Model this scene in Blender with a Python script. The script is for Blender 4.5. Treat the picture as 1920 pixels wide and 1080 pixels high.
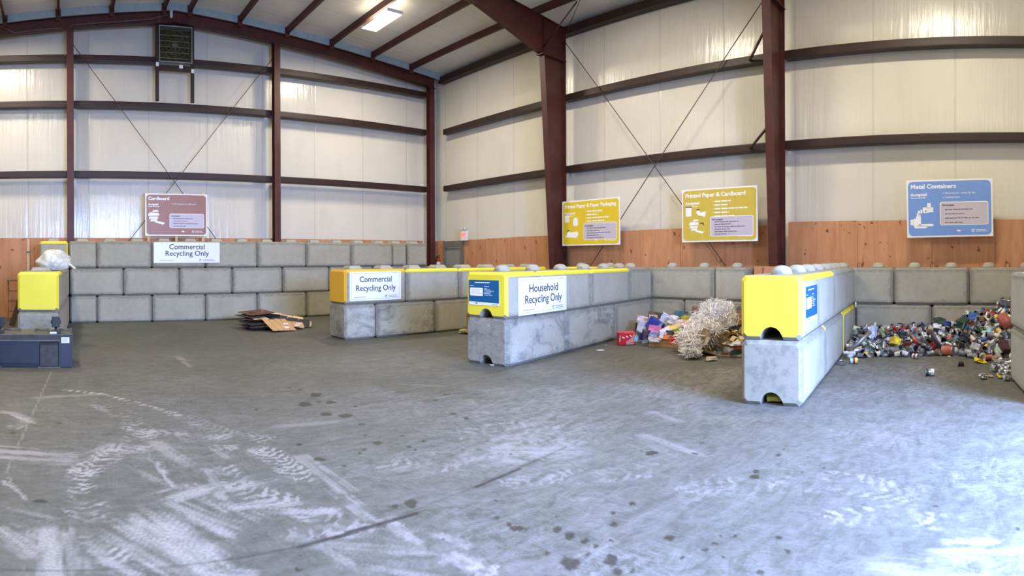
import bpy, bmesh, math, random
import numpy as np
from mathutils import Vector, Matrix, Euler, noise

SC = bpy.context.scene
COL = SC.collection
for o in list(bpy.data.objects):
    bpy.data.objects.remove(o)
R = math.radians
PI = math.pi

# ------------------------------------------------------------------ camera
# the photograph is a sweep panorama: a cylindrical projection, 1100 px per radian
FPX, EYE = 1100.0, 1.663
cam = bpy.data.cameras.new('camera')
cam.type = 'PANO'
cam.panorama_type = 'CENTRAL_CYLINDRICAL'
cam.central_cylindrical_range_u_min = -960 / FPX
cam.central_cylindrical_range_u_max = 960 / FPX
cam.central_cylindrical_range_v_min = -(1080 - 487.5) / FPX
cam.central_cylindrical_range_v_max = 487.5 / FPX
cam.central_cylindrical_radius = 1.0
cam.clip_start = 0.05
co = bpy.data.objects.new('camera', cam)
COL.objects.link(co)
AZ_MID = (960 - 112) / FPX
co.matrix_world = (Matrix.Translation((0, 0, EYE)) @ Matrix.Rotation(-AZ_MID, 4, 'Z')
                   @ Matrix.Rotation(PI / 2, 4, 'X') @ Matrix.Rotation(-0.004, 4, 'Z'))
SC.camera = co

# ------------------------------------------------------------------ light and exposure
vs = SC.view_settings
vs.view_transform = 'Standard'
vs.look = 'None'
vs.gamma = 1.0
vs.use_curve_mapping = False
vs.exposure = 0.0
W = bpy.data.worlds.new('sky')
SC.world = W
W.use_nodes = True
bgn = W.node_tree.nodes['Background']
bgn.inputs[0].default_value = (0.50, 0.66, 1.0, 1)
bgn.inputs[1].default_value = 1.2

DOOR_X0, DOOR_X1, DOOR_H, FRONT_Y = 1.4, 5.7, 4.2, -2.3
al = bpy.data.lights.new('daylight_at_open_door', 'AREA')
al.shape = 'RECTANGLE'
al.size, al.size_y = DOOR_X1 - DOOR_X0, DOOR_H
al.energy = 6400
al.color = (0.33, 0.50, 1.0)
alo = bpy.data.objects.new('daylight_at_open_door', al)
COL.objects.link(alo)
alo.location = ((DOOR_X0 + DOOR_X1) / 2, FRONT_Y - 2.6, 4.0)
alo.rotation_euler = (R(50), 0, R(-8))          # the bright sky over the yard: leans down and in through the doorway
LAMP_POWER, LAMP_COLOR = 285, (1.0, 0.89, 0.69)


# ------------------------------------------------------------------ helpers
def Hx(px):
    return 487.5 - FPX * 0.0025 * math.sin((px - 960) / FPX)


def lin(r, g, b):
    f = lambda c: ((c / 255) / 12.92) if c / 255 <= 0.04045 else (((c / 255) + 0.055) / 1.055) ** 2.4
    return (f(r), f(g), f(b))


def at(px, py, r):
    """A point r metres away in the direction where the photograph shows pixel px, py."""
    a = (px - 112) / FPX
    return Vector((r * math.sin(a), r * math.cos(a), EYE + (Hx(px) - py) * r / FPX))


class MB:
    """Collects shapes, then links them as ONE mesh object."""

    def __init__(self):
        self.bm = bmesh.new()

    def _fin(self, verts, faces, m, M=None, smooth=False):
        vs_ = [self.bm.verts.new((M @ Vector(v)) if M is not None else Vector(v)) for v in verts]
        out = []
        for f in faces:
            try:
                fc = self.bm.faces.new([vs_[i] for i in f])
            except ValueError:
                continue
            fc.material_index = m
            fc.smooth = smooth
            out.append(fc)
        return out

    def box(self, c, s, m=0, M=None, bev=0.0):
        x, y, z = s[0] / 2, s[1] / 2, s[2] / 2
        T = Matrix.Translation(c)
        if M is not None:
            T = T @ M
        if bev <= 0:
            v = [(-x, -y, -z), (x, -y, -z), (x, y, -z), (-x, y, -z), (-x, -y, z), (x, -y, z), (x, y, z), (-x, y, z)]
            f = [(0, 3, 2, 1), (4, 5, 6, 7), (0, 1, 5, 4), (1, 2, 6, 5), (2, 3, 7, 6), (3, 0, 4, 7)]
            return self._fin(v, f, m, T)
        b = min(bev, x * .9, y * .9, z * .9)
        t = bmesh.new()
        bmesh.ops.create_cube(t, size=1)
        for q in t.verts:
            q.co = Vector((q.co.x * 2 * x, q.co.y * 2 * y, q.co.z * 2 * z))
        bmesh.ops.bevel(t, geom=t.edges[:], offset=b, segments=2, affect='EDGES', profile=0.6)
        idx = {q: i for i, q in enumerate(t.verts)}
        vv = [q.co.copy() for q in t.verts]
        ff = [[idx[q] for q in f.verts] for f in t.faces]
        t.free()
        return self._fin(vv, ff, m, T)

    def prism(self, prof, a, b, axis='x', m=0, M=None, smooth=False):
        """prof: list of (u, v); swept from a to b. axis x: (u,v)=(y,z); y: (x,z); z: (x,y)"""
        n = len(prof)
        P = {'x': lambda u, v, t: (t, u, v), 'y': lambda u, v, t: (u, t, v), 'z': lambda u, v, t: (u, v, t)}[axis]
        v = [P(u, w, a) for u, w in prof] + [P(u, w, b) for u, w in prof]
        f = [(i, (i + 1) % n, n + (i + 1) % n, n + i) for i in range(n)]
        out = self._fin(v, f + [list(range(n))[::-1], list(range(n, 2 * n))], m, M, smooth)
        return out

    def tube(self, pts, r, n=6, m=0, M=None, smooth=True):
        pts = [Vector(p) for p in pts]
        rr = r if isinstance(r, (list, tuple)) else [r] * len(pts)
        v, f = [], []
        up = None
        for i, p in enumerate(pts):
            d = (pts[min(i + 1, len(pts) - 1)] - pts[max(i - 1, 0)]).normalized()
            if up is None:
                up = d.orthogonal().normalized()
            up = (up - d * up.dot(d)).normalized()
            w = d.cross(up)
            for k in range(n):
                a = 2 * PI * k / n
                v.append(p + (up * math.cos(a) + w * math.sin(a)) * rr[i])
        for i in range(len(pts) - 1):
            for k in range(n):
                f.append((i * n + k, i * n + (k + 1) % n, (i + 1) * n + (k + 1) % n, (i + 1) * n + k))
        f.append(list(range(n))[::-1])
        f.append(list(range((len(pts) - 1) * n, len(pts) * n)))
        return self._fin(v, f, m, M, smooth)

    def lathe(self, prof, n=16, m=0, M=None, smooth=True, mats=None):
        """prof: (r, z) from bottom to top; r == 0 closes the end"""
        v, f, mi = [], [], []
        rings = []
        for r, z in prof:
            if r <= 1e-6:
                rings.append([len(v)])
                v.append((0, 0, z))
            else:
                rings.append(list(range(len(v), len(v) + n)))
                v += [(r * math.cos(2 * PI * k / n), r * math.sin(2 * PI * k / n), z) for k in range(n)]
        for j in range(len(rings) - 1):
            A, B = rings[j], rings[j + 1]
            for k in range(n):
                if len(A) == 1 and len(B) == 1:
                    continue
                if len(A) == 1:
                    q = (A[0], B[k], B[(k + 1) % n])
                elif len(B) == 1:
                    q = (A[k], A[(k + 1) % n], B[0])
                else:
                    q = (A[k], A[(k + 1) % n], B[(k + 1) % n], B[k])
                f.append(q)
                mi.append(mats[j] if mats else m)
        out = self._fin(v, f, m, M, smooth)
        for fc, k in zip(out, mi):
            fc.material_index = k
        return out

    def quad(self, pts, m=0, M=None):
        return self._fin(pts, [tuple(range(len(pts)))], m, M)

    def build(self, name, mats, parent=None, loc=None, rotz=None, M=None, recalc=True):
        if recalc:
            bmesh.ops.recalc_face_normals(self.bm, faces=self.bm.faces[:])
        me = bpy.data.meshes.new(name)
        self.bm.to_mesh(me)
        self.bm.free()
        for mm in (mats if isinstance(mats, (list, tuple)) else [mats]):
            me.materials.append(mm)
        return link(name, me, parent, loc, rotz, M)


def link(name, me, parent=None, loc=None, rotz=None, M=None):
    o = bpy.data.objects.new(name, me)
    COL.objects.link(o)
    if parent is not None:
        o.parent = parent
    if M is not None:
        o.matrix_local = M
    if loc is not None:
        o.location = loc
    if rotz is not None:
        o.rotation_euler = (0, 0, rotz)
    return o


def tag(o, label, cat, group=None, kind=None):
    if label:
        o['label'] = label
    if cat:
        o['category'] = cat
    if group:
        o['group'] = group
    if kind:
        o['kind'] = kind
    return o


def thing(name, label, cat, loc=(0, 0, 0), rotz=0.0, group=None, M=None):
    o = bpy.data.objects.new(name, None)
    o.empty_display_size = 0.1
    COL.objects.link(o)
    if M is not None:
        o.matrix_world = M
    else:
        o.location = loc
        o.rotation_euler = (0, 0, rotz)
    return tag(o, label, cat, group)


def struct(o):
    o['kind'] = 'structure'
    return o


# ------------------------------------------------------------------ materials
def newmat(name):
    m = bpy.data.materials.new(name)
    m.use_nodes = True
    nt = m.node_tree
    return m, nt, nt.nodes['Principled BSDF']


def N(nt, t, **kw):
    n = nt.nodes.new(t)
    for k, v in kw.items():
        if k.startswith('i_'):
            n.inputs[int(k[2:]) if k[2:].isdigit() else k[2:]].default_value = v
        else:
            setattr(n, k, v)
    return n


def ramp(nt, stops, src=None, interp='LINEAR'):
    n = nt.nodes.new('ShaderNodeValToRGB')
    n.color_ramp.interpolation = interp
    e = n.color_ramp.elements
    while len(e) > 1:
        e.remove(e[-1])
    for i, (p, c) in enumerate(stops):
        q = e[0] if i == 0 else e.new(p)
        q.position = p
        q.color = (c[0], c[1], c[2], 1) if isinstance(c, (tuple, list)) else (c, c, c, 1)
    if src is not None:
        nt.links.new(src, n.inputs[0])
    return n


def mixc(nt, fac, a, b, mode='MIX'):
    n = nt.nodes.new('ShaderNodeMix')
    n.data_type = 'RGBA'
    n.blend_type = mode
    n.clamp_factor = True
    for sock, v in ((n.inputs[0], fac), (n.inputs[6], a), (n.inputs[7], b)):
        if isinstance(v, (int, float)):
            sock.default_value = v
        elif isinstance(v, (tuple, list)):
            sock.default_value = (v[0], v[1], v[2], 1)
        else:
            nt.links.new(v, sock)
    return n.outputs[2]


def noise_tex(nt, vec, scale, detail=4, rough=0.55, dist=0.0):
    n = N(nt, 'ShaderNodeTexNoise')
    n.inputs['Scale'].default_value = scale
    n.inputs['Detail'].default_value = detail
    n.inputs['Roughness'].default_value = rough
    n.inputs['Distortion'].default_value = dist
    if vec is not None:
        nt.links.new(vec, n.inputs['Vector'])
    return n.outputs[0]


def mapping(nt, vec, scale=(1, 1, 1), rot=(0, 0, 0), loc=(0, 0, 0)):
    n = N(nt, 'ShaderNodeMapping')
    n.inputs['Scale'].default_value = scale
    n.inputs['Rotation'].default_value = rot
    n.inputs['Location'].default_value = loc
    nt.links.new(vec, n.inputs['Vector'])
    return n.outputs[0]


def coords(nt, kind='Object'):
    return N(nt, 'ShaderNodeTexCoord').outputs[kind]


def bump(nt, bsdf, h, strength=0.2, dist=0.02):
    b = N(nt, 'ShaderNodeBump')
    b.inputs['Strength'].default_value = strength
    b.inputs['Distance'].default_value = dist
    nt.links.new(h, b.inputs['Height'])
    nt.links.new(b.outputs[0], bsdf.inputs['Normal'])


def math_n(nt, op, a, b=None, clamp=False):
    n = N(nt, 'ShaderNodeMath', operation=op)
    n.use_clamp = clamp
    for i, v in enumerate((a, b)):
        if v is None:
            continue
        if isinstance(v, (int, float)):
            n.inputs[i].default_value = v
        else:
            nt.links.new(v, n.inputs[i])
    return n.outputs[0]


def sepxyz(nt, v):
    n = N(nt, 'ShaderNodeSeparateXYZ')
    nt.links.new(v, n.inputs[0])
    return n.outputs


_plain = {}


def plain(name, c, rough=0.6, metal=0.0, var=0.12, scale=6.0, bmp=0.0, emit=0.0, spec=None):
    """A procedural material of one colour with a little noise in it."""
    if name in _plain:
        return _plain[name]
    m, nt, b = newmat(name)
    v = noise_tex(nt, coords(nt), scale, 3)
    d = tuple(max(0, x * (1 - var)) for x in c)
    u = tuple(min(1, x * (1 + var)) for x in c)
    rp = ramp(nt, [(0.3, d), (0.7, u)], v)
    nt.links.new(rp.outputs[0], b.inputs['Base Color'])
    b.inputs['Roughness'].default_value = rough
    b.inputs['Metallic'].default_value = metal
    if spec is not None:
        b.inputs['Specular IOR Level'].default_value = spec
    if bmp:
        bump(nt, b, noise_tex(nt, coords(nt), scale * 4, 4), bmp, 0.01)
    if emit:
        b.inputs['Emission Color'].default_value = (c[0], c[1], c[2], 1)
        b.inputs['Emission Strength'].default_value = emit
    _plain[name] = m
    return m


def concrete_mat(name, base, grime, paint=None, scuffed=False):
    m, nt, b = newmat(name)
    oc = coords(nt)
    gen = coords(nt, 'Generated')
    oi = N(nt, 'ShaderNodeObjectInfo')
    addv = N(nt, 'ShaderNodeVectorMath', operation='MULTIPLY_ADD')
    nt.links.new(oi.outputs['Random'], addv.inputs[0])
    addv.inputs[1].default_value = (37, 17, 53)
    nt.links.new(oc, addv.inputs[2])
    v = addv.outputs[0]
    n1 = noise_tex(nt, v, 1.6, 5, 0.6)
    n2 = noise_tex(nt, v, 9, 6, 0.65)
    n3 = noise_tex(nt, v, 60, 3, 0.6)
    lo = tuple(c * 0.86 for c in base)
    hi = tuple(c * 1.13 for c in base)
    c0 = ramp(nt, [(0.32, lo), (0.68, hi)], n1).outputs[0]
    c1 = mixc(nt, 0.35, c0, ramp(nt, [(0.3, tuple(c * 0.8 for c in base)), (0.7, tuple(c * 1.15 for c in base))], n2).outputs[0])
    # grime gathered along the arrises of each face
    g = sepxyz(nt, gen)
    ex = math_n(nt, 'ABSOLUTE', math_n(nt, 'SUBTRACT', g[0], 0.5))
    ez = math_n(nt, 'ABSOLUTE', math_n(nt, 'SUBTRACT', g[2], 0.5))
    e = math_n(nt, 'MAXIMUM', math_n(nt, 'POWER', math_n(nt, 'MULTIPLY', ex, 2.0), 2.0), math_n(nt, 'MULTIPLY', ez, 2.0))
    e2 = math_n(nt, 'ADD', e, math_n(nt, 'MULTIPLY', math_n(nt, 'SUBTRACT', n2, 0.5), 0.55))
    gm = ramp(nt, [(0.70, 0.0), (0.93, 0.75), (1.0, 0.45)], e2).outputs[0]
    c2 = mixc(nt, math_n(nt, 'MULTIPLY', gm, 0.75), c1, grime)
    blot = ramp(nt, [(0.60, 0.0), (0.75, 0.18)], noise_tex(nt, v, 2.3, 4, 0.7)).outputs[0]
    c3 = mixc(nt, blot, c2, tuple(c * 0.72 for c in base))
    # small air holes
    vo = N(nt, 'ShaderNodeTexVoronoi')
    vo.inputs['Scale'].default_value = 16
    nt.links.new(v, vo.inputs['Vector'])
    hole = ramp(nt, [(0.03, 1.0), (0.075, 0.0)], vo.outputs['Distance']).outputs[0]
    hole = math_n(nt, 'MULTIPLY', hole, ramp(nt, [(0.55, 0.0), (0.6, 1.0)], n2).outputs[0])
    c4 = mixc(nt, math_n(nt, 'MULTIPLY', hole, 0.8), c3, tuple(c * 0.35 for c in base))
    if scuffed:
        sn = noise_tex(nt, mapping(nt, v, (1.0, 1.0, 1.6), (0, 0.5, 0)), 2.0, 7, 0.72, 0.8)
        c4 = mixc(nt, ramp(nt, [(0.50, 0.0), (0.68, 0.72)], sn).outputs[0], c4, lin(78, 82, 88))
        c4 = mixc(nt, ramp(nt, [(0.60, 0.0), (0.70, 0.45)], noise_tex(nt, v, 3.1, 6, 0.7, 1.0)).outputs[0], c4, lin(196, 196, 196))
    if paint:
        pn = ramp(nt, [(0.36, tuple(c * 0.9 for c in paint)), (0.7, paint)], n1).outputs[0]
        chip = ramp(nt, [(0.70, 0.0), (0.74, 1.0)], noise_tex(nt, v, 7, 6, 0.75)).outputs[0]
        chip = math_n(nt, 'MAXIMUM', chip, hole)
        c4 = mixc(nt, math_n(nt, 'MULTIPLY', chip, 0.7), pn, c3)
    nt.links.new(c4, b.inputs['Base Color'])
    b.inputs['Roughness'].default_value = 0.85 if not paint else 0.55
    h = math_n(nt, 'ADD', math_n(nt, 'MULTIPLY', n2, 0.5), math_n(nt, 'MULTIPLY', n3, 0.25))
    h = math_n(nt, 'SUBTRACT', h, math_n(nt, 'MULTIPLY', hole, 1.0))
    bump(nt, b, h, 0.25, 0.012)
    return m


M_CONC = concrete_mat('weathered_concrete', lin(171, 167, 151), lin(92, 91, 84))
M_SCUF = concrete_mat('scuffed_concrete', lin(170, 167, 154), lin(92, 91, 86), None, True)
M_YEL = concrete_mat('yellow_painted_concrete', lin(171, 167, 151), lin(92, 91, 84), lin(242, 224, 62))
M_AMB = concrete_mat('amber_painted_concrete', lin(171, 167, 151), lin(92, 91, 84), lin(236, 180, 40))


def steel_mat():
    m, nt, b = newmat('red_oxide_primer_steel')
    v = coords(nt)
    n = noise_tex(nt, v, 2.2, 5, 0.6)
    s = noise_tex(nt, mapping(nt, v, (14, 14, 1.2)), 1.0, 4, 0.6)
    c = ramp(nt, [(0.3, lin(62, 26, 21)), (0.7, lin(86, 38, 31))], n).outputs[0]
    c = mixc(nt, ramp(nt, [(0.62, 0.0), (0.8, 0.35)], s).outputs[0], c, lin(140, 112, 104))
    nt.links.new(c, b.inputs['Base Color'])
    b.inputs['Roughness'].default_value = 0.5
    return m


M_STEEL = steel_mat()
M_GIRT = plain('dark_brown_primer_steel', lin(46, 26, 22), 0.5, 0, 0.15, 3)
M_ROD = plain('dull_steel_rod', lin(92, 80, 72), 0.5, 0.4, 0.1)


def insulation_mat(name, base, axis, seam, rough=0.2, cross=False):
    """White vinyl facing: taped seams every `seam` metres across `axis`, puckers along the other way."""
    m, nt, b = newmat(name)
    v = coords(nt)
    x = sepxyz(nt, v)[axis]
    u = math_n(nt, 'ABSOLUTE', math_n(nt, 'SUBTRACT', math_n(nt, 'FRACT', math_n(nt, 'DIVIDE', math_n(nt, 'ADD', x, 40.3), seam)), 0.5))
    sm = ramp(nt, [(0.0, 1.0), (0.009, 0.75), (0.02, 0.0)], u).outputs[0]
    sc = [1.0, 1.0, 1.0]
    sc[axis] = 7.0
    other = 2 if not cross else (1 - axis)
    sc[other] = 0.45
    pk = noise_tex(nt, mapping(nt, v, tuple(sc)), 1.4, 4, 0.6, 0.4)
    big = noise_tex(nt, v, 0.7, 3, 0.5)
    dirt = noise_tex(nt, mapping(nt, v, tuple(0.6 if i == axis else (0.22 if i == other else 1) for i in range(3))), 2.2, 6, 0.7)
    c = ramp(nt, [(0.3, tuple(k * 0.93 for k in base)), (0.72, base)], big).outputs[0]
    c = mixc(nt, ramp(nt, [(0.55, 0.0), (0.75, 0.35)], dirt).outputs[0], c, tuple(k * q for k, q in zip(base, (0.78, 0.75, 0.66))))
    c = mixc(nt, math_n(nt, 'MULTIPLY', sm, 0.28), c, tuple(k * 0.55 for k in base))
    nt.links.new(c, b.inputs['Base Color'])
    b.inputs['Roughness'].default_value = rough
    b.inputs['Specular IOR Level'].default_value = 0.5
    h = math_n(nt, 'ADD', pk, math_n(nt, 'MULTIPLY', sm, -0.5))
    h = math_n(nt, 'ADD', h, math_n(nt, 'MULTIPLY', big, 1.6))
    bump(nt, b, h, 0.22, 0.05)
    return m


M_INS_BACK = insulation_mat('white_vinyl_insulation_end_wall', lin(226, 221, 208), 0, 1.83)
M_INS_SIDE = insulation_mat('white_vinyl_insulation_side_wall', lin(226, 221, 208), 1, 1.83)
M_INS_ROOF = insulation_mat('white_vinyl_insulation_roof', lin(240, 236, 226), 1, 1.22, 0.5, True)


def plywood_mat(name, c0, c1, knot):
    m, nt, b = newmat(name)
    v = coords(nt)
    oi = N(nt, 'ShaderNodeObjectInfo')
    addv = N(nt, 'ShaderNodeVectorMath', operation='MULTIPLY_ADD')
    nt.links.new(oi.outputs['Random'], addv.inputs[0])
    addv.inputs[1].default_value = (31, 23, 41)
    nt.links.new(v, addv.inputs[2])
    p = addv.outputs[0]
    g = noise_tex(nt, mapping(nt, p, (1, 1, 0.16)), 5.0, 5, 0.6, 1.2)
    c = ramp(nt, [(0.3, c0), (0.7, c1)], g).outputs[0]
    c = mixc(nt, math_n(nt, 'MULTIPLY', oi.outputs['Random'], 0.25), c, tuple(k * 0.72 for k in c0))
    w = noise_tex(nt, p, 3.0, 3)
    wp = N(nt, 'ShaderNodeVectorMath', operation='MULTIPLY_ADD')
    nt.links.new(p, wp.inputs[0])
    wp.inputs[1].default_value = (1, 1, 0.75)
    wv = N(nt, 'ShaderNodeCombineXYZ')
    nt.links.new(w, wv.inputs[0])
    nt.links.new(w, wv.inputs[2])
    nt.links.new(wv.outputs[0], wp.inputs[2])
    vo = N(nt, 'ShaderNodeTexVoronoi')
    vo.inputs['Scale'].default_value = 3.6
    nt.links.new(wp.outputs[0], vo.inputs['Vector'])
    kn = ramp(nt, [(0.09, 1.0), (0.19, 0.0)], vo.outputs['Distance']).outputs[0]
    kn = math_n(nt, 'MULTIPLY', kn, ramp(nt, [(0.36, 0.0), (0.44, 0.95)], noise_tex(nt, p, 1.3, 2)).outputs[0])
    c = mixc(nt, kn, c, knot)
    nt.links.new(c, b.inputs['Base Color'])
    b.inputs['Roughness'].default_value = 0.6
    return m


M_PLY = plywood_mat('knotty_fir_plywood', lin(186, 126, 86), lin(212, 154, 112), lin(96, 56, 38))
M_PLYP = plywood_mat('pale_knotty_plywood', lin(214, 152, 112), lin(232, 176, 138), lin(140, 84, 58))
M_WOOD = plywood_mat('new_softwood_stud', lin(214, 180, 132), lin(228, 198, 150), lin(150, 100, 60))
M_WHITE = plain('white_sign_board', lin(238, 240, 242), 0.35, 0, 0.02)
M_BLACK = plain('black_lettering', lin(42, 44, 48), 0.6, 0, 0.05)
# ------------------------------------------------------------------ the shell
A_R = -0.0254                       # the side wall is not quite square to the end wall
RM = Matrix.Rotation(A_R, 4, 'Z')   # local (d, t) of the side wall -> world
RIDGE_X, RIDGE_Z, SLOPE = 3.44, 9.08, 0.092
LEFT_X = -5.9
END_Y = 17.62                       # face of the end wall insulation
SIDE_D = 12.72                      # face of the side wall insulation


def rafter_top(x):
    return RIDGE_Z - SLOPE * abs(x - RIDGE_X)


# ---- floor: one slab; chalky scuffs, drips and joints are kept per vertex
_sp_l = [(1520, 205, 34, 10), (1590, 243, 28, 12), (1470, 250, 34, 14), (1535, 238, 20, 5), (1570, 298, 34, 9), (1233, 276, 12, 5), (1440, 445, 14, 5), (1430, 1047, 18, 10), (195, 715, 34, 8), (1345, 553, 12, 4), (1500, 415, 9, 4), (1410, 298, 14, 5), (1395, 172, 12, 5), (1443, 182, 16, 5), (1545, 515, 30, 9), (60, 386, 14, 5), (285, 340, 14, 4), (600, 370, 12, 4)]
_sp_m = [(65, 262, 14, 5), (20, 305, 44, 13), (180, 405, 12, 6), (112, 403, 12, 6), (175, 438, 26, 9), (395, 428, 13, 7), (325, 455, 13, 7), (353, 472, 11, 7), (85, 488, 11, 6), (108, 468, 15, 5), (12, 547, 12, 6), (335, 735, 32, 24), (255, 745, 18, 13), (742, 715, 15, 6), (745, 797, 15, 7), (800, 830, 20, 12), (855, 855, 44, 18), (1035, 860, 28, 22), (1100, 890, 28, 19), (1170, 915, 32, 17), (1222, 937, 19, 12), (1305, 778, 24, 13), (1308, 832, 17, 12), (1033, 793, 17, 9), (1297, 910, 13, 8), (1110, 1025, 62, 38), (1300, 998, 42, 38), (1325, 1060, 26, 16), (1400, 1055, 16, 11), (1580, 900, 24, 15), (1395, 733, 17, 9), (1490, 490, 32, 12), (1440, 477, 12, 5), (500, 205, 24, 5), (540, 300, 18, 6), (455, 232, 10, 5), (600, 320, 10, 5), (985, 968, 11, 8), (95, 348, 28, 5), (290, 402, 22, 6), (1640, 995, 12, 8), (1185, 975, 14, 5), (490, 900, 9, 5)]
_sp_r = [(352, 580, 26, 12), (342, 605, 30, 14), (55, 490, 20, 7), (90, 440, 13, 5), (455, 500, 13, 6), (462, 897, 24, 9), (145, 925, 19, 10), (105, 957, 17, 8), (180, 890, 13, 8), (248, 892, 13, 7), (365, 1065, 30, 12), (503, 965, 15, 7), (187, 992, 13, 6), (5, 992, 9, 8), (677, 562, 8, 5), (1465, 605, 9, 5), (1218, 748, 15, 6), (1612, 860, 14, 8), (484, 472, 7, 4), (577, 582, 9, 4), (768, 61, 18, 6)]
ZK = 2.572
DRIPS = [(a / ZK, 660 + b / ZK, c / ZK, d / ZK) for a, b, c, d in _sp_l] + [(640 + a / ZK, 660 + b / ZK, c / ZK, d / ZK) for a, b, c, d in _sp_m] + [(1280 + a / ZK, 660 + b / ZK, c / ZK, d / ZK) for a, b, c, d in _sp_r]


def floor_pt(px, py):
    r = EYE * FPX / (py - Hx(px))
    a = (px - 112) / FPX
    return (r * math.sin(a), r * math.cos(a))


def seg_dist(X, Y, p, q):
    dx, dy = q[0] - p[0], q[1] - p[1]
    L2 = dx * dx + dy * dy
    t = np.clip(((X - p[0]) * dx + (Y - p[1]) * dy) / L2, 0, 1)
    d = np.hypot(X - p[0] - t * dx, Y - p[1] - t * dy)
    return d, t, math.sqrt(L2)


def vnoise(X, Y, seed):
    """smooth value noise on a lattice of 1"""
    xi, yi = np.floor(X).astype(np.int64), np.floor(Y).astype(np.int64)
    fx, fy = X - xi, Y - yi
    fx, fy = fx * fx * (3 - 2 * fx), fy * fy * (3 - 2 * fy)

    def h(a, b):
        n = (a * 374761393 + b * 668265263 + seed * 974711) & 0x7fffffff
        n = ((n ^ (n >> 13)) * 1274126177) & 0x7fffffff
        return ((n ^ (n >> 16)) & 0xffff) / 65535.0
    return (h(xi, yi) * (1 - fx) + h(xi + 1, yi) * fx) * (1 - fy) + (h(xi, yi + 1) * (1 - fx) + h(xi + 1, yi + 1) * fx) * fy


def fbm(X, Y, seed, o=4):
    s, a, t = 0, 0.5, 0
    for k in range(o):
        s = s + a * vnoise(X * 2 ** k, Y * 2 ** k, seed + k * 7)
        t += a
        a *= 0.55
    return s / t


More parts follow.
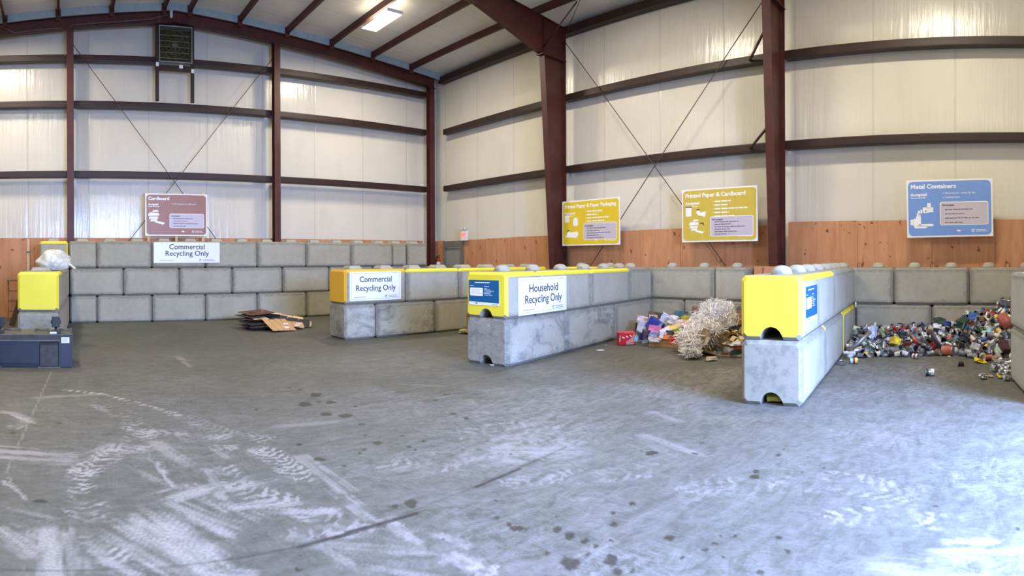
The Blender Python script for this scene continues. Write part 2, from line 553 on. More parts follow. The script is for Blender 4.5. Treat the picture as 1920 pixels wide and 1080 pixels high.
def make_floor():
    st = 0.02
    xs = np.concatenate([[-6.2, -4, -2.4], np.arange(-1.2, 9.4, st), np.arange(9.5, 12.9, 0.25), [13.2]])
    ys = np.concatenate([[-2.6, -1.5], np.arange(-0.9, 9.6, st), np.arange(9.8, 18.2, 0.4)])
    X, Y = np.meshgrid(xs, ys)
    nx, ny = len(xs), len(ys)
    wx = X + 0.10 * (fbm(X * 5, Y * 5, 3) - 0.5) + 0.04 * (vnoise(X * 30, Y * 30, 5) - 0.5)
    wy = Y + 0.10 * (fbm(X * 5, Y * 5, 11) - 0.5) + 0.04 * (vnoise(X * 30, Y * 30, 9) - 0.5)
    dust = np.zeros_like(X)
    fp = lambda a, b: floor_pt(a / ZK, 660 + b / ZK)
    fm = lambda a, b: floor_pt(640 + a / ZK, 660 + b / ZK)

    def scuff(p, q, wid, amt, streak=9.0, pos=0.5, ragged=0.55):
        """a dragged chalky smear from p to q"""
        nonlocal dust
        d, t, L = seg_dist(wx, wy, p, q)
        dx, dy = (q[0] - p[0]) / L, (q[1] - p[1]) / L
        u, v = X * dx + Y * dy, -X * dy + Y * dx
        sd = int(abs(p[0] * 91 + q[1] * 37)) + 1
        s = 0.5 * fbm(u * 0.8, v * streak * 1.6, sd, 4) + 0.3 * fbm(u * 1.6, v * streak * 6, sd + 3, 3) + 0.2 * fbm(X * 7, Y * 7, sd + 5, 4)
        e = np.clip(1.35 - d / (wid * 1.15), 0, 1)
        dust = np.maximum(dust, amt * np.clip((e * 0.75 - ragged + (s - 0.5) * 3.0 + 0.22) * 1.7, 0, 1) * np.clip(e * 2.5, 0, 1))

    def tread(pts, wid, amt, pitch=0.085, lean=0.7, fade=0.35):
        """the chevron bars a chalky tyre leaves"""
        nonlocal dust
        acc = 0.0
        for p, q in zip(pts, pts[1:]):
            L = math.hypot(q[0] - p[0], q[1] - p[1])
            dx, dy = (q[0] - p[0]) / L, (q[1] - p[1]) / L
            u = (wx - p[0]) * dx + (wy - p[1]) * dy
            v = -(wx - p[0]) * dy + (wy - p[1]) * dx
            inside = (u > -0.06) & (u < L + 0.06) & (np.abs(v) < wid)
            ph = (u + acc + np.abs(v) * lean) / pitch + 0.5 * np.sign(v)
            bar = np.clip((np.cos(2 * PI * ph) - 0.0) * 2.5, 0, 1)
            br = np.clip((fbm(X * 6, Y * 6, 61) - fade) * 3.5, 0, 1)
            edge = np.clip((wid - np.abs(v)) / (0.25 * wid), 0, 1)
            dust = np.where(inside, np.maximum(dust, amt * bar * br * edge), dust)
            acc += L

    # tyre tracks
    tread([fp(500, 255), fp(600, 300), fp(680, 380), fp(650, 450), fp(540, 470)], 0.17, 0.95)
    tread([fp(540, 480), fp(400, 575), fp(400, 700), fp(440, 830), fp(540, 1000)], 0.16, 1.0)
    tread([fp(700, 392), fp(870, 384), fp(1050, 405), fp(1180, 470)], 0.13, 0.85, 0.1)
    tread([fp(1050, 470), fp(1260, 470), fp(1400, 560), fp(1430, 610)], 0.15, 0.9)
    tread([fp(1060, 560), fp(1150, 650), fp(1300, 700), fp(1480, 760), fp(1640, 840)], 0.16, 0.85, 0.1)
    tread([fp(860, 300), fp(980, 350), fp(1120, 400), fp(1280, 420)], 0.14, 0.5)
    tread([fp(1380, 880), fp(1640, 870), fm(250, 820)], 0.1, 0.6, 0.12)
    tread([fm(380, 1010), fm(560, 985), fm(700, 1060)], 0.09, 0.9, 0.11)
    tread([fm(560, 400), fm(800, 350), fm(1010, 375), fm(900, 410)], 0.16, 0.5, 0.12)
    tread([fm(240, 530), fm(400, 560), fm(600, 500), fm(800, 470), fm(1100, 440)], 0.18, 0.55, 0.11)
    tread([fm(820, 640), fm(1000, 600), fm(1250, 600), fm(1500, 560)], 0.18, 0.5, 0.1)
    tread([floor_pt(1290, 905), floor_pt(1400, 915), floor_pt(1560, 900), floor_pt(1720, 930)], 0.2, 0.45, 0.1)
    tread([floor_pt(1560, 970), floor_pt(1660, 965), floor_pt(1790, 985)], 0.14, 0.6, 0.12)
    # the fine dotted line of a narrow wheel
    tread([fp(320, 180), fp(480, 200), fp(650, 240), fp(860, 302)], 0.05, 1.0, 0.10, 0.0, 0.2)
    # smears
    for p, q, w, a in [
        (fp(600, 860), fp(860, 1010), 0.17, 1.0), (fp(730, 830), fp(960, 1000), 0.20, 1.0), (fp(560, 930), fp(700, 1030), 0.15, 0.9),
        (fp(640, 830), fp(800, 900), 0.12, 0.9), (fp(860, 870), fp(1010, 990), 0.10, 1.0),
        (fp(190, 860), fp(200, 1040), 0.10, 0.9), (fp(260, 870), fp(270, 1060), 0.11, 0.9), (fp(330, 870), fp(350, 1050), 0.09, 0.8),
        (fp(30, 860), fp(150, 940), 0.11, 0.9), (fp(10, 920), fp(80, 950), 0.07, 0.8), (fp(40, 760), fp(240, 800), 0.09, 0.6),
        (fp(0, 480), fp(330, 500), 0.16, 0.75), (fp(20, 470), fp(160, 480), 0.12, 0.7), (fp(170, 550), fp(340, 525), 0.05, 0.9),
        (fp(400, 500), fp(520, 450), 0.12, 0.85), (fp(690, 480), fp(820, 650), 0.05, 1.0), (fp(620, 560), fp(760, 620), 0.06, 0.7),
        (fp(740, 440), fp(880, 540), 0.10, 0.6), (fp(1030, 460), fp(1090, 500), 0.07, 1.0), (fp(1000, 560), fp(1060, 700), 0.05, 0.7),
        (fp(830, 690), fp(960, 650), 0.11, 0.9), (fp(900, 660), fp(1060, 760), 0.12, 0.9), (fp(820, 720), fp(1010, 800), 0.10, 0.7),
        (fp(940, 780), fp(1100, 860), 0.10, 0.85), (fp(700, 740), fp(860, 820), 0.09, 0.6), (fp(1060, 740), fp(1200, 800), 0.10, 0.9),
        (fp(1150, 740), fp(1380, 720), 0.10, 0.8), (fp(1250, 760), fp(1600, 770), 0.08, 0.85), (fp(1100, 660), fp(1300, 620), 0.10, 0.7),
        (fp(0, 570), fp(130, 700), 0.018, 0.9), (fp(20, 620), fp(110, 705), 0.02, 0.9), (fp(10, 285), fp(90, 300), 0.08, 0.9),
        (fp(80, 300), fp(140, 325), 0.10, 1.0), (fp(130, 330), fp(60, 365), 0.07, 0.9), (fp(200, 215), fp(480, 200), 0.10, 0.45),
        (fp(860, 20), fp(920, 70), 0.05, 0.6), (fp(520, 1000), fp(640, 1060), 0.12, 0.8), (fp(970, 1050), fp(1180, 1070), 0.10, 0.9),
        (fp(1450, 510), fp(1640, 660), 0.10, 0.6), (fp(1400, 350), fp(1640, 330), 0.20, 0.35), (fp(1480, 900), fp(1640, 1000), 0.12, 0.5),
        (fm(0, 700), fm(140, 800), 0.05, 0.7), (fm(230, 810), fm(400, 960), 0.05, 0.9), (fm(480, 880), fm(600, 930), 0.04, 0.6),
        (fm(740, 470), fm(1050, 475), 0.16, 0.55), (fm(760, 490), fm(840, 520), 0.09, 0.6), (fm(800, 410), fm(900, 430), 0.1, 0.6),
        (fm(0, 900), fm(300, 920), 0.2, 0.5), (fm(40, 980), fm(380, 1040), 0.16, 0.5), (fm(560, 1000), fm(700, 1060), 0.07, 0.8),
        (fm(1480, 420), fm(1646, 480), 0.22, 0.4), (fm(1500, 300), fm(1600, 340), 0.12, 0.4), (fm(700, 180), fm(900, 200), 0.2, 0.3),
        (fm(290, 155), fm(480, 165), 0.12, 0.35),
        (floor_pt(1770, 1040), floor_pt(1900, 1035), 0.12, 0.6), (floor_pt(1780, 1020), floor_pt(1850, 1012), 0.05, 0.7),
        (floor_pt(1650, 1060), floor_pt(1800, 1075), 0.12, 0.5),
    ]:
        scuff(p, q, w, a, ragged=.55 if w < .07 else .70)
    # a loose film of dust, thickest near the open door
    film = np.clip((fbm(X * 0.8, Y * 0.8, 21, 5) - 0.42) * 2.0, 0, 1)
    reach = np.clip(1.35 - np.hypot(X - 4.6, Y - 1.4) / 7.5, 0, 1)
    film = np.clip((0.25 + 0.75 * film) * reach, 0, 1)
    dust = np.clip(dust, 0, 1)
    # oily drips
    oil = np.zeros_like(X)
    r = np.hypot(X, Y)
    for px, py, rx, ry in DRIPS:
        c = floor_pt(px, py)
        e = floor_pt(px, py + ry)
        f = floor_pt(px + rx, py)
        ra = max(0.5 * (math.hypot(c[0] - e[0], c[1] - e[1]) + math.hypot(floor_pt(px, py - ry)[0] - c[0], floor_pt(px, py - ry)[1] - c[1])), 0.02)
        rt = math.hypot(c[0] - f[0], c[1] - f[1])
        L = math.hypot(*c)
        ux, uy = c[0] / L, c[1] / L
        u = ((X - c[0]) * ux + (Y - c[1]) * uy) / ra
        v = ((X - c[0]) * -uy + (Y - c[1]) * ux) / rt
        d = np.hypot(u, v) + 1.5 * (fbm(X * 13, Y * 13, 71, 4) - 0.5)
        oil = np.maximum(oil, np.clip((0.92 - d) * 5, 0, 1))
    # saw-cut joints, some filled with black dirt
    joint = np.zeros_like(X)
    for a, b, w, k in [((550, 1027), (985, 872), 0.012, 0.45), ((560, 1024), (665, 996), 0.028, 1.0), ((652, 998), (778, 962), 0.034, 1.0), ((890, 913), (972, 879), 0.024, 1.0),
                       ((985, 872), (1060, 838), 0.016, 0.5), ((96, 695), (12, 880), 0.012, -0.55), ((335, 667), (600, 656), 0.02, 0.8), ((10, 1066), (560, 1024), 0.012, 0.5)]:
        d, t, L = seg_dist(X, Y, floor_pt(*a), floor_pt(*b))
        q = np.clip((w - d) / (w * 0.5) + 0.6 * (fbm(X * 12, Y * 12, 91) - 0.5), 0, 1)
        if k < 0:
            dust = np.maximum(dust, q * -k * 0.7)
        else:
            joint = np.maximum(joint, q * k)
    me = bpy.data.meshes.new('floor')
    V = np.stack([X, Y, np.zeros_like(X)], -1).reshape(-1, 3).astype(np.float32)
    i = np.arange(nx * ny).reshape(ny, nx)
    Fq = np.stack([i[:-1, :-1], i[:-1, 1:], i[1:, 1:], i[1:, :-1]], -1).reshape(-1, 4)
    me.vertices.add(len(V))
    me.vertices.foreach_set('co', V.ravel())
    me.loops.add(Fq.size)
    me.loops.foreach_set('vertex_index', Fq.ravel().astype(np.int32))
    me.polygons.add(len(Fq))
    me.polygons.foreach_set('loop_start', (np.arange(len(Fq)) * 4).astype(np.int32))
    me.update(calc_edges=True)
    for nm, arr in (('dust', dust), ('film', film), ('oil', oil), ('joint', joint)):
        at_ = me.attributes.new(nm, 'FLOAT', 'POINT')
        at_.data.foreach_set('value', arr.reshape(-1).astype(np.float32))
    me.validate()
    m, nt, b = newmat('worn_concrete_floor')
    v = coords(nt)
    A = lambda nm: N(nt, 'ShaderNodeAttribute', attribute_name=nm).outputs['Fac']
    n1 = noise_tex(nt, v, 0.55, 6, 0.62)
    n2 = noise_tex(nt, mapping(nt, v, (1, 1.6, 1)), 5, 6, 0.68)
    n3 = noise_tex(nt, v, 42, 4, 0.7)
    c = ramp(nt, [(0.30, lin(76, 76, 67)), (0.52, lin(90, 90, 81)), (0.72, lin(108, 107, 98))], n1).outputs[0]
    c = mixc(nt, 0.5, c, ramp(nt, [(0.32, lin(70, 70, 63)), (0.7, lin(112, 111, 103))], n2).outputs[0])
    m1 = noise_tex(nt, mapping(nt, v, (1.0, 2.2, 1), (0, 0, 0.5)), 2.6, 8, 0.68, 1.6)
    m2 = noise_tex(nt, mapping(nt, v, (2.0, 1.0, 1), (0, 0, 0.9)), 5.0, 7, 0.7, 2.4)
    mo = ramp(nt, [(0.42, 0.0), (0.62, 1.0)], math_n(nt, 'ADD', math_n(nt, 'MULTIPLY', m1, 0.55), math_n(nt, 'MULTIPLY', m2, 0.45))).outputs[0]
    fa = A('film')
    c = mixc(nt, math_n(nt, 'MULTIPLY', fa, 0.10), c, lin(140, 139, 137))
    c = mixc(nt, math_n(nt, 'MULTIPLY', math_n(nt, 'MULTIPLY', mo, fa), 0.85), c, lin(166, 164, 164))
    dk = math_n(nt, 'MULTIPLY', A('dust'), ramp(nt, [(0.28, 0.35), (0.55, 1.0)], n3).outputs[0])
    c = mixc(nt, math_n(nt, 'MULTIPLY', dk, 0.92), c, lin(168, 164, 163))
    c = mixc(nt, math_n(nt, 'MULTIPLY', A('oil'), 0.82), c, lin(46, 43, 36))
    c = mixc(nt, math_n(nt, 'MULTIPLY', A('joint'), 0.85), c, lin(46, 44, 44))
    nt.links.new(c, b.inputs['Base Color'])
    rg = math_n(nt, 'ADD', 0.62, math_n(nt, 'MULTIPLY', A('oil'), -0.15))
    nt.links.new(rg, b.inputs['Roughness'])
    b.inputs['Specular IOR Level'].default_value = 0.3
    bump(nt, b, math_n(nt, 'ADD', n3, n2), 0.08, 0.01)
    me.materials.append(m)
    return struct(link('floor', me))


make_floor()

# ---- walls (insulated cladding) and roof
mb = MB()
mb.prism([(LEFT_X, 0), (14.2, 0), (14.2, rafter_top(14.2) + .3), (RIDGE_X, RIDGE_Z + .3), (LEFT_X, rafter_top(LEFT_X) + .3)], END_Y, END_Y + 0.15, 'y')
struct(mb.build('wall_back', M_INS_BACK))
mb = MB()
mb.box((SIDE_D + 0.08, 8.0, 4.2), (0.15, 20.9, 8.4))
struct(mb.build('wall_right', M_INS_SIDE, M=RM))
mb = MB()
mb.box((LEFT_X - 0.08, 7.6, 4.2), (0.15, 20.2, 8.4))
struct(mb.build('wall_left', M_INS_SIDE))
mb = MB()
mb.prism([(LEFT_X, 0), (DOOR_X0, 0), (DOOR_X0, DOOR_H), (DOOR_X1, DOOR_H), (DOOR_X1, 0), (13.2, 0), (13.2, 8.2), (RIDGE_X, 9.2), (LEFT_X, 8.2)], FRONT_Y - 0.15, FRONT_Y, 'y')
struct(mb.build('wall_front', M_INS_BACK))
mb = MB()
zt = lambda x: rafter_top(x) + 0.225
mb.prism([(LEFT_X - .1, zt(LEFT_X - .1)), (RIDGE_X, RIDGE_Z + .225), (13.6, zt(13.6)), (13.6, zt(13.6) + .12), (RIDGE_X, RIDGE_Z + .345), (LEFT_X - .1, zt(LEFT_X - .1) + .12)], FRONT_Y - 0.1, END_Y + .1, 'y')
struct(mb.build('ceiling', M_INS_ROOF))
mb = MB()
mb.box((3, -9, -0.06), (40, 13.0, 0.1))
struct(mb.build('ground', plain('asphalt_yard', lin(120, 120, 122), 0.9)))
# pale blue-grey strip in the gap over the end rafter
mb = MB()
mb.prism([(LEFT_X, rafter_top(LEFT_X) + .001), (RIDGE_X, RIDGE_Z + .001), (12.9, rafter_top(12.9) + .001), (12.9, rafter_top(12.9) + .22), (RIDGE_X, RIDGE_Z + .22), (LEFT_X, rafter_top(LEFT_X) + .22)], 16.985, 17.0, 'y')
struct(mb.build('trim_1', plain('blue_grey_strip', lin(150, 168, 172), 0.45)))


def channel(w, h, lip=0.05, r=0.03):
    """girt section: (out, z); the broad rounded face looks into the room (u = 0)"""
    return [(0, -h / 2 + r), (0.004, -h / 2 + .008), (r, -h / 2), (w, -h / 2), (w, -h / 2 + .004), (r, -h / 2 + .006), (0.012, -h / 2 + r),
            (0.012, h / 2 - r), (r, h / 2 - .006), (w, h / 2 - .004), (w, h / 2), (r, h / 2), (0.004, h / 2 - .008), (0, h / 2 - r)]


# ---- end wall girts, one piece per bay
COLX = [LEFT_X + .15, 0.32, 6.62, 12.53]
BAY_B = ['in the bucket bay', 'in the fan bay', 'in the corner bay']
LV = ['top girt', 'middle girt', 'lowest girt']
G_BACK = 'girts on the end wall'
FANX = (2.90, 3.92)
for li, z in enumerate((7.66, 6.30, 4.235)):
    for bi in range(3):
        x0, x1 = COLX[bi] + 0.06, COLX[bi + 1] - 0.06
        spans = [(x0, x1, '')]
        if li == 0 and bi == 1:
            spans = [(x0, FANX[0] - .05, ', bucket side'), (FANX[1] + .05, x1, ', corner side')]
        if li == 0 and bi == 2:
            x1 = 11.9
            spans = [(x0, 12.5, '')]
        for a, b_, ex in spans:
            mb = MB()
            pr = [(17.22 + u, z + v) for u, v in channel(0.2, 0.2)]
            mb.prism(pr, a, b_, 'x')
            tag(mb.build('wall_girt', M_GIRT), f'dark brown steel {LV[li]} of end wall {BAY_B[bi]}{ex}', 'girt', G_BACK)


def ibeam(mb, x0, x1, y0, y1, z0, z1, fl=0.012, wb=0.008):
    """upright I section, flanges facing -y and +y"""
    mb.box(((x0 + x1) / 2, y0 + fl / 2, (z0 + z1) / 2), (x1 - x0, fl, z1 - z0))
    mb.box(((x0 + x1) / 2, y1 - fl / 2, (z0 + z1) / 2), (x1 - x0, fl, z1 - z0))
    mb.box(((x0 + x1) / 2, (y0 + y1) / 2, (z0 + z1) / 2), (wb, y1 - y0 - 2 * fl, z1 - z0))


for i, x in enumerate(COLX[1:]):
    t = thing('end_wall_column', ['maroon steel column of end wall nearest the floor bucket', 'maroon steel column of end wall between fan and corner',
                                  'maroon steel corner column where the two walls meet'][i], 'column', (x, 17.08, 0), 0, 'columns of the end wall')
    mb = MB()
    ibeam(mb, -.1, .1, -.12, .12, 0.02, rafter_top(x) - .36)
    mb.build('shaft', M_STEEL, t)
    mb = MB()
    mb.box((0, 0, .01), (.3, .3, .02))
    mb.build('base_plate', M_STEEL, t)
    mb = MB()
    mb.box((0, 0, rafter_top(x) - .372), (.22, .26, .024))
    mb.build('cap_plate', M_STEEL, t)

# end wall rafter: two I beams that meet at the ridge
for s, lab in ((1, 'maroon end wall rafter sloping down from ridge to corner'), (-1, 'maroon end wall rafter sloping from ridge over the floor bucket')):
    xe = 12.72 if s > 0 else LEFT_X + .1
    mb = MB()
    D = 0.35
    for y0, y1, za, zb in ((17.0, 17.2, -.015, 0), (17.0, 17.2, -D, -D + .015), (17.095, 17.105, -D + .015, -.015)):
        za_, zb_ = za - .002, zb - .002
        mb.prism([(RIDGE_X + s * .002, RIDGE_Z + za_), (xe, rafter_top(xe) + za_), (xe, rafter_top(xe) + zb_), (RIDGE_X + s * .002, RIDGE_Z + zb_)], y0, y1, 'y')
    tag(mb.build('end_wall_rafter', M_STEEL), lab, 'rafter', 'rafters of the end wall')

# ---- purlins and eave strut
k = 0
for x in [RIDGE_X + s * (.39 + 1.55 * i) for s in (1, -1) for i in range(6)]:
    if x < LEFT_X + .5 or x > 12.2:
        continue
    sg = 1 if x > RIDGE_X else -1
    zb = rafter_top(x) + .006
    mb = MB()
    w = .008
    mb.prism([(x - w, zb), (x + .07, zb), (x + .07, zb + .012), (x + w, zb + .012), (x + w, zb + .198), (x - w, zb + .198)], FRONT_Y + .02, 16.98, 'y')
    n = int(round((abs(x - RIDGE_X) - .39) / 1.55))
    side = 'on the lamp side of the ridge' if sg > 0 else 'on the roof slope above the floor bucket'
    od = ['first purlin down from ridge', 'second purlin down from ridge', 'third purlin down from ridge', 'fourth purlin down from ridge', 'fifth purlin down from ridge', 'sixth purlin down from ridge'][n]
    po = mb.build('roof_purlin', M_STEEL)
    mb = MB()
    mb.box((x + .03, 16.955, zb + .035), (.15, .03, .33), bev=.004)
    mb.build('end_clip', M_STEEL, po)
    tag(po, f'maroon steel {od} {side}', 'purlin', 'roof purlins')
mb = MB()
mb.prism([(12.45, 8.10), (12.7, 8.10), (12.7, 8.32), (12.45, 8.32)], FRONT_Y + .3, 17.4, 'y')
tag(mb.build('eave_strut', M_GIRT, M=RM), 'dark steel eave strut along top of the side wall under the roof', 'eave strut')

# ---- side wall girts, one piece per bay between the main frames
FT = [11.26, 4.76, -1.74]
for li, (z, nm) in enumerate(((6.27, 'upper girt'), (4.235, 'lower girt'))):
    for (a, b_, ex) in ((11.34, 17.05, 'between corner and first tapered column'), (4.86, 11.18, 'in the crossed-rod bay above both yellow signs'), (-1.66, 4.66, 'in the bay above the blue sign')):
        mb = MB()
        mb.prism([(12.40 + u, z + v) for u, v in channel(0.2, 0.2)], a, b_, 'y')
        tag(mb.build('wall_girt', M_GIRT, M=RM), f'dark brown steel {nm} of side wall {ex}', 'girt', 'girts on the side wall')

# ---- tapered main frames
for fi, (tt, lab) in enumerate(((FT[0], 'maroon tapered main frame standing behind the yellow paper packaging sign'), (FT[1], 'maroon tapered main frame standing between the yellow and blue signs'))):
    fr = thing('main_frame', lab, 'steel frame', (0, 0, 0), 0, 'tapered main frames', M=RM @ Matrix.Translation((0, tt, 0)))
    hw = 0.1
    OUT = 12.42
    for s in (1, -1):
        X_ = (lambda d: d) if s > 0 else (lambda d: 2 * RIDGE_X - d)
        cx = MB()
        zk = 7.30
        xi0, xi1 = (OUT - .42, OUT - .88)
        P = lambda d, z: (X_(d), z)
        cx.prism([P(OUT - .016, .03), P(OUT, .03), P(OUT, 8.05), P(OUT - .016, 8.05)], -hw, hw, 'y')
        cx.prism([P(xi0, .03), P(xi0 + .018, .03), P(xi1 + .018, zk), P(xi1, zk)], -hw, hw, 'y')
        cx.prism([P(xi0 + .018, .03), P(OUT - .016, .03), P(OUT - .016, zk), P(xi1 + .018, zk)], -.006, .006, 'y')
        cx.build('column', M_STEEL, fr)
        pm = MB()
        pm.prism([P(xi1 - .1, zk - .012), P(OUT + .0, zk - .012), P(OUT + .0, zk + .012), P(xi1 - .1, zk + .012)], -.12, .12, 'y')
        pm.build('knee_plate', M_STEEL, fr)
        bp = MB()
        bp.box((X_(OUT - .21), 0, .015), (.46, .28, .03))
        bp.build('base_plate', M_STEEL, fr)
        ra = MB()
        top = lambda d: rafter_top(d) - .002
        bot = lambda d: (zk + .012) + (8.02 - zk) * (xi1 - d) / (xi1 - 9.2) if d > 9.2 else 8.03 + (8.52 - 8.03) * (9.2 - d) / (9.2 - RIDGE_X)
        ds = [OUT - .02, xi1, 9.2, RIDGE_X]
        ra.prism([P(OUT - .02, zk + .014), P(OUT, zk + .014), P(OUT, top(OUT)), P(OUT - .02, top(OUT))], -hw, hw, 'y')
        for a, b_ in ((OUT, 9.2), (9.2, RIDGE_X)):
            ra.prism([P(a, top(a) - .016), P(b_, top(b_) - .016), P(b_, top(b_)), P(a, top(a))], -hw, hw, 'y')
        for a, b_ in ((xi1, 9.2), (9.2, RIDGE_X)):
            ra.prism([P(a, bot(a)), P(b_, bot(b_)), P(b_, bot(b_) + .018), P(a, bot(a) + .018)], -hw, hw, 'y')
        ra.prism([P(OUT - .02, zk + .014), P(xi1, zk + .014), P(9.2, bot(9.2) + .018), P(RIDGE_X, bot(RIDGE_X) + .018), P(RIDGE_X, top(RIDGE_X) - .016), P(OUT - .02, top(OUT) - .016)], -.005, .005, 'y')
        for dd in (xi1 + .02,):
            ra.prism([P(dd, bot(dd) + .02), P(dd + .014, bot(dd) + .02), P(dd + .014, top(dd) - .02), P(dd, top(dd) - .02)], -.09, .09, 'y')
        ra.build('rafter', M_STEEL, fr)
        if s > 0:
            for zg in (6.27, 4.235):
                if fi == 1:
                    br = MB()
                    xi = xi0 + (xi1 - xi0) * zg / zk
                    br.tube([(xi + .02, .1, zg + .24), (12.38, .75, zg - .02)], .03, 4)
                    br.build('flange_brace', M_STEEL, fr)
fr_br = MB()
fr_br.tube([RM @ Vector((11.55, 11.2, 7.5)), RM @ Vector((11.45, 9.9, 8.32))], .022, 5)
tag(fr_br.build('flange_brace', M_STEEL), 'maroon diagonal stay from frame knee up to a roof purlin', 'brace')
fr_br = MB()
fr_br.tube([RM @ Vector((12.2, 11.1, 7.75)), RM @ Vector((11.3, 9.6, 8.34))], .010, 5)
tag(fr_br.build('brace_rod', M_ROD), 'thin steel rod running from frame knee up under the roof', 'brace rod', 'wind brace rods')


def rod(name, pts, lab, grp, r=.011, m=None, M=None):
    q = MB()
    q.tube(pts, r, 6)
    return tag(q.build(name, m or M_ROD, M=M), lab, 'brace rod', grp)


Wb = 'crossed brace rods'
rod('brace_rod', [(0.42, 17.12, 7.98), (5.68, 17.12, 1.0)], 'thin steel brace rod of end wall falling from the column by the bucket', Wb)
rod('brace_rod', [(6.52, 17.15, 7.98), (1.05, 17.15, 1.0)], 'thin steel brace rod of end wall falling from the column beside the corner bay', Wb)
rod('brace_rod', [(12.36, 11.15, 7.85), (12.36, 6.14, 1.5)], 'thin steel brace rod of side wall falling toward the pale plywood', Wb, M=RM)
rod('brace_rod', [(12.33, 4.9, 7.85), (12.33, 10.2, 1.5)], 'thin steel brace rod of side wall falling toward the yellow packaging sign', Wb, M=RM)
# ------------------------------------------------------------------ concrete lock blocks
BH, BW, CH = 0.74, 0.76, 0.045


def block_body(L, W=BW, H=BH, end0=None, edge=None, end1=False, rim=None, groove=True, marks=()):
    """Chamfered block from x = 0 to L, y = -W/2 .. W/2, with the half-round keyway along its underside.
    end0: material slot for the x = 0 end; edge: slot for the upper front arris; rim: slot for a painted border of the x = 0 end."""
    mb = MB()
    c = CH
    hw = W / 2
    ar = 0.135
    arch = [(-ar * math.cos(a), 0 if i in (0, 8) else 0.005 + ar * 1.12 * math.sin(a)) for i, a in enumerate([PI * k / 8 for k in range(9)])] if groove else []
    full = [(-hw + c, 0)] + arch + [(hw - c, 0), (hw, c), (hw, H - .075), (hw, H - c), (hw - c, H), (-hw + c, H), (-hw, H - c), (-hw, H - .075), (-hw, c)]
    na = len(arch)
    ins = []
    for i, (y, z) in enumerate(full):
        if 1 <= i <= na:
            ins.append((y, c if i in (1, na) else z))
            continue
        yy = max(-hw + c, min(hw - c, y * (hw - c) / hw if abs(y) > hw - c - 1e-6 else y))
        if abs(y) <= hw - c + 1e-6:
            yy = y * (hw - 1.75 * c) / (hw - c)
        zz = c if z == 0 else (H - c if z == H else (max(z, 1.75 * c) if z < H / 2 else min(z, H - 1.75 * c)))
        ins.append((yy, zz))
    n = len(full)
    g = 0.006
    xs = [(g, ins), (g + c, full), (L - g - c, full), (L - g, ins)]
    bm = mb.bm
    rings = [[bm.verts.new((x, y, z)) for y, z in pr] for x, pr in xs]
    for j in range(3):
        for i in range(n):
            f = bm.faces.new((rings[j][i], rings[j][(i + 1) % n], rings[j + 1][(i + 1) % n], rings[j + 1][i]))
            zc = [full[i][1], full[(i + 1) % n][1]]
            yc = [full[i][0], full[(i + 1) % n][0]]
            inarch = 1 <= i < na
            f.smooth = inarch
            if j == 0 and end0 is not None and not inarch and min(zc) >= c - 1e-6:
                f.material_index = end0
            if edge is not None and yc[0] < 0 and min(zc) >= H - .076 and max(yc) < -hw + c + 1e-6:
                f.material_index = edge
            if 'far' in marks and j == 2 and max(yc) < -hw + c + 1e-6 and min(zc) > .03:
                f.material_index = 1
            if 'near' in marks and j == 0 and max(yc) < -hw + c + 1e-6 and min(zc) > .03 and max(zc) < H - c + 1e-6:
                f.material_index = 1
            if 'tip' in marks and j == 0 and max(yc) < -hw + c + 1e-6 and min(zc) >= H - .076:
                f.material_index = 1
            if rim is not None and j == 0 and min(zc) >= c - 1e-6 and not inarch:
                f.material_index = rim
    for k, ring in ((0, rings[0]), (3, rings[3])):
        f = bm.faces.new(ring if k else ring[::-1])
        if k == 0 and end0 is not None:
            f.material_index = end0
        f.normal_update()
        bmesh.ops.triangulate(bm, faces=[f], ngon_method='EAR_CLIP')
    return mb


def lug_mesh(kind):
    mb = MB()
    if kind == 'dome':
        mb.lathe([(.135, 0), (.133, .02), (.12, .058), (.09, .09), (.05, .108), (0, .114)], 20)
    else:
        a, b, h = .17, .115, .085
        v = [(-a, -a, 0), (a, -a, 0), (a, a, 0), (-a, a, 0), (-b, -b, h), (b, -b, h), (b, b, h), (-b, b, h)]
        mb._fin(v, [(0, 1, 5, 4), (1, 2, 6, 5), (2, 3, 7, 6), (3, 0, 4, 7), (4, 5, 6, 7)], 0)
    o = mb.build('lug', M_CONC)
    me = o.data
    bpy.data.objects.remove(o)
    return me


LUG = {'dome': lug_mesh('dome'), 'flat': lug_mesh('flat')}


def loop_mesh():
    mb = MB()
    mb.tube([(-.045, 0, -.02), (-.045, 0, .06), (-.03, 0, .095), (0, 0, .11), (.03, 0, .095), (.045, 0, .06), (.045, 0, -.02)], .006, 6)
    o = mb.build('lifting_loop', plain('rusty_rod', lin(96, 62, 44), 0.7))
    me = o.data
    bpy.data.objects.remove(o)
    return me


LOOP = loop_mesh()
ORD = ['first', 'second', 'third', 'fourth', 'fifth', 'sixth', 'seventh', 'eighth', 'ninth']


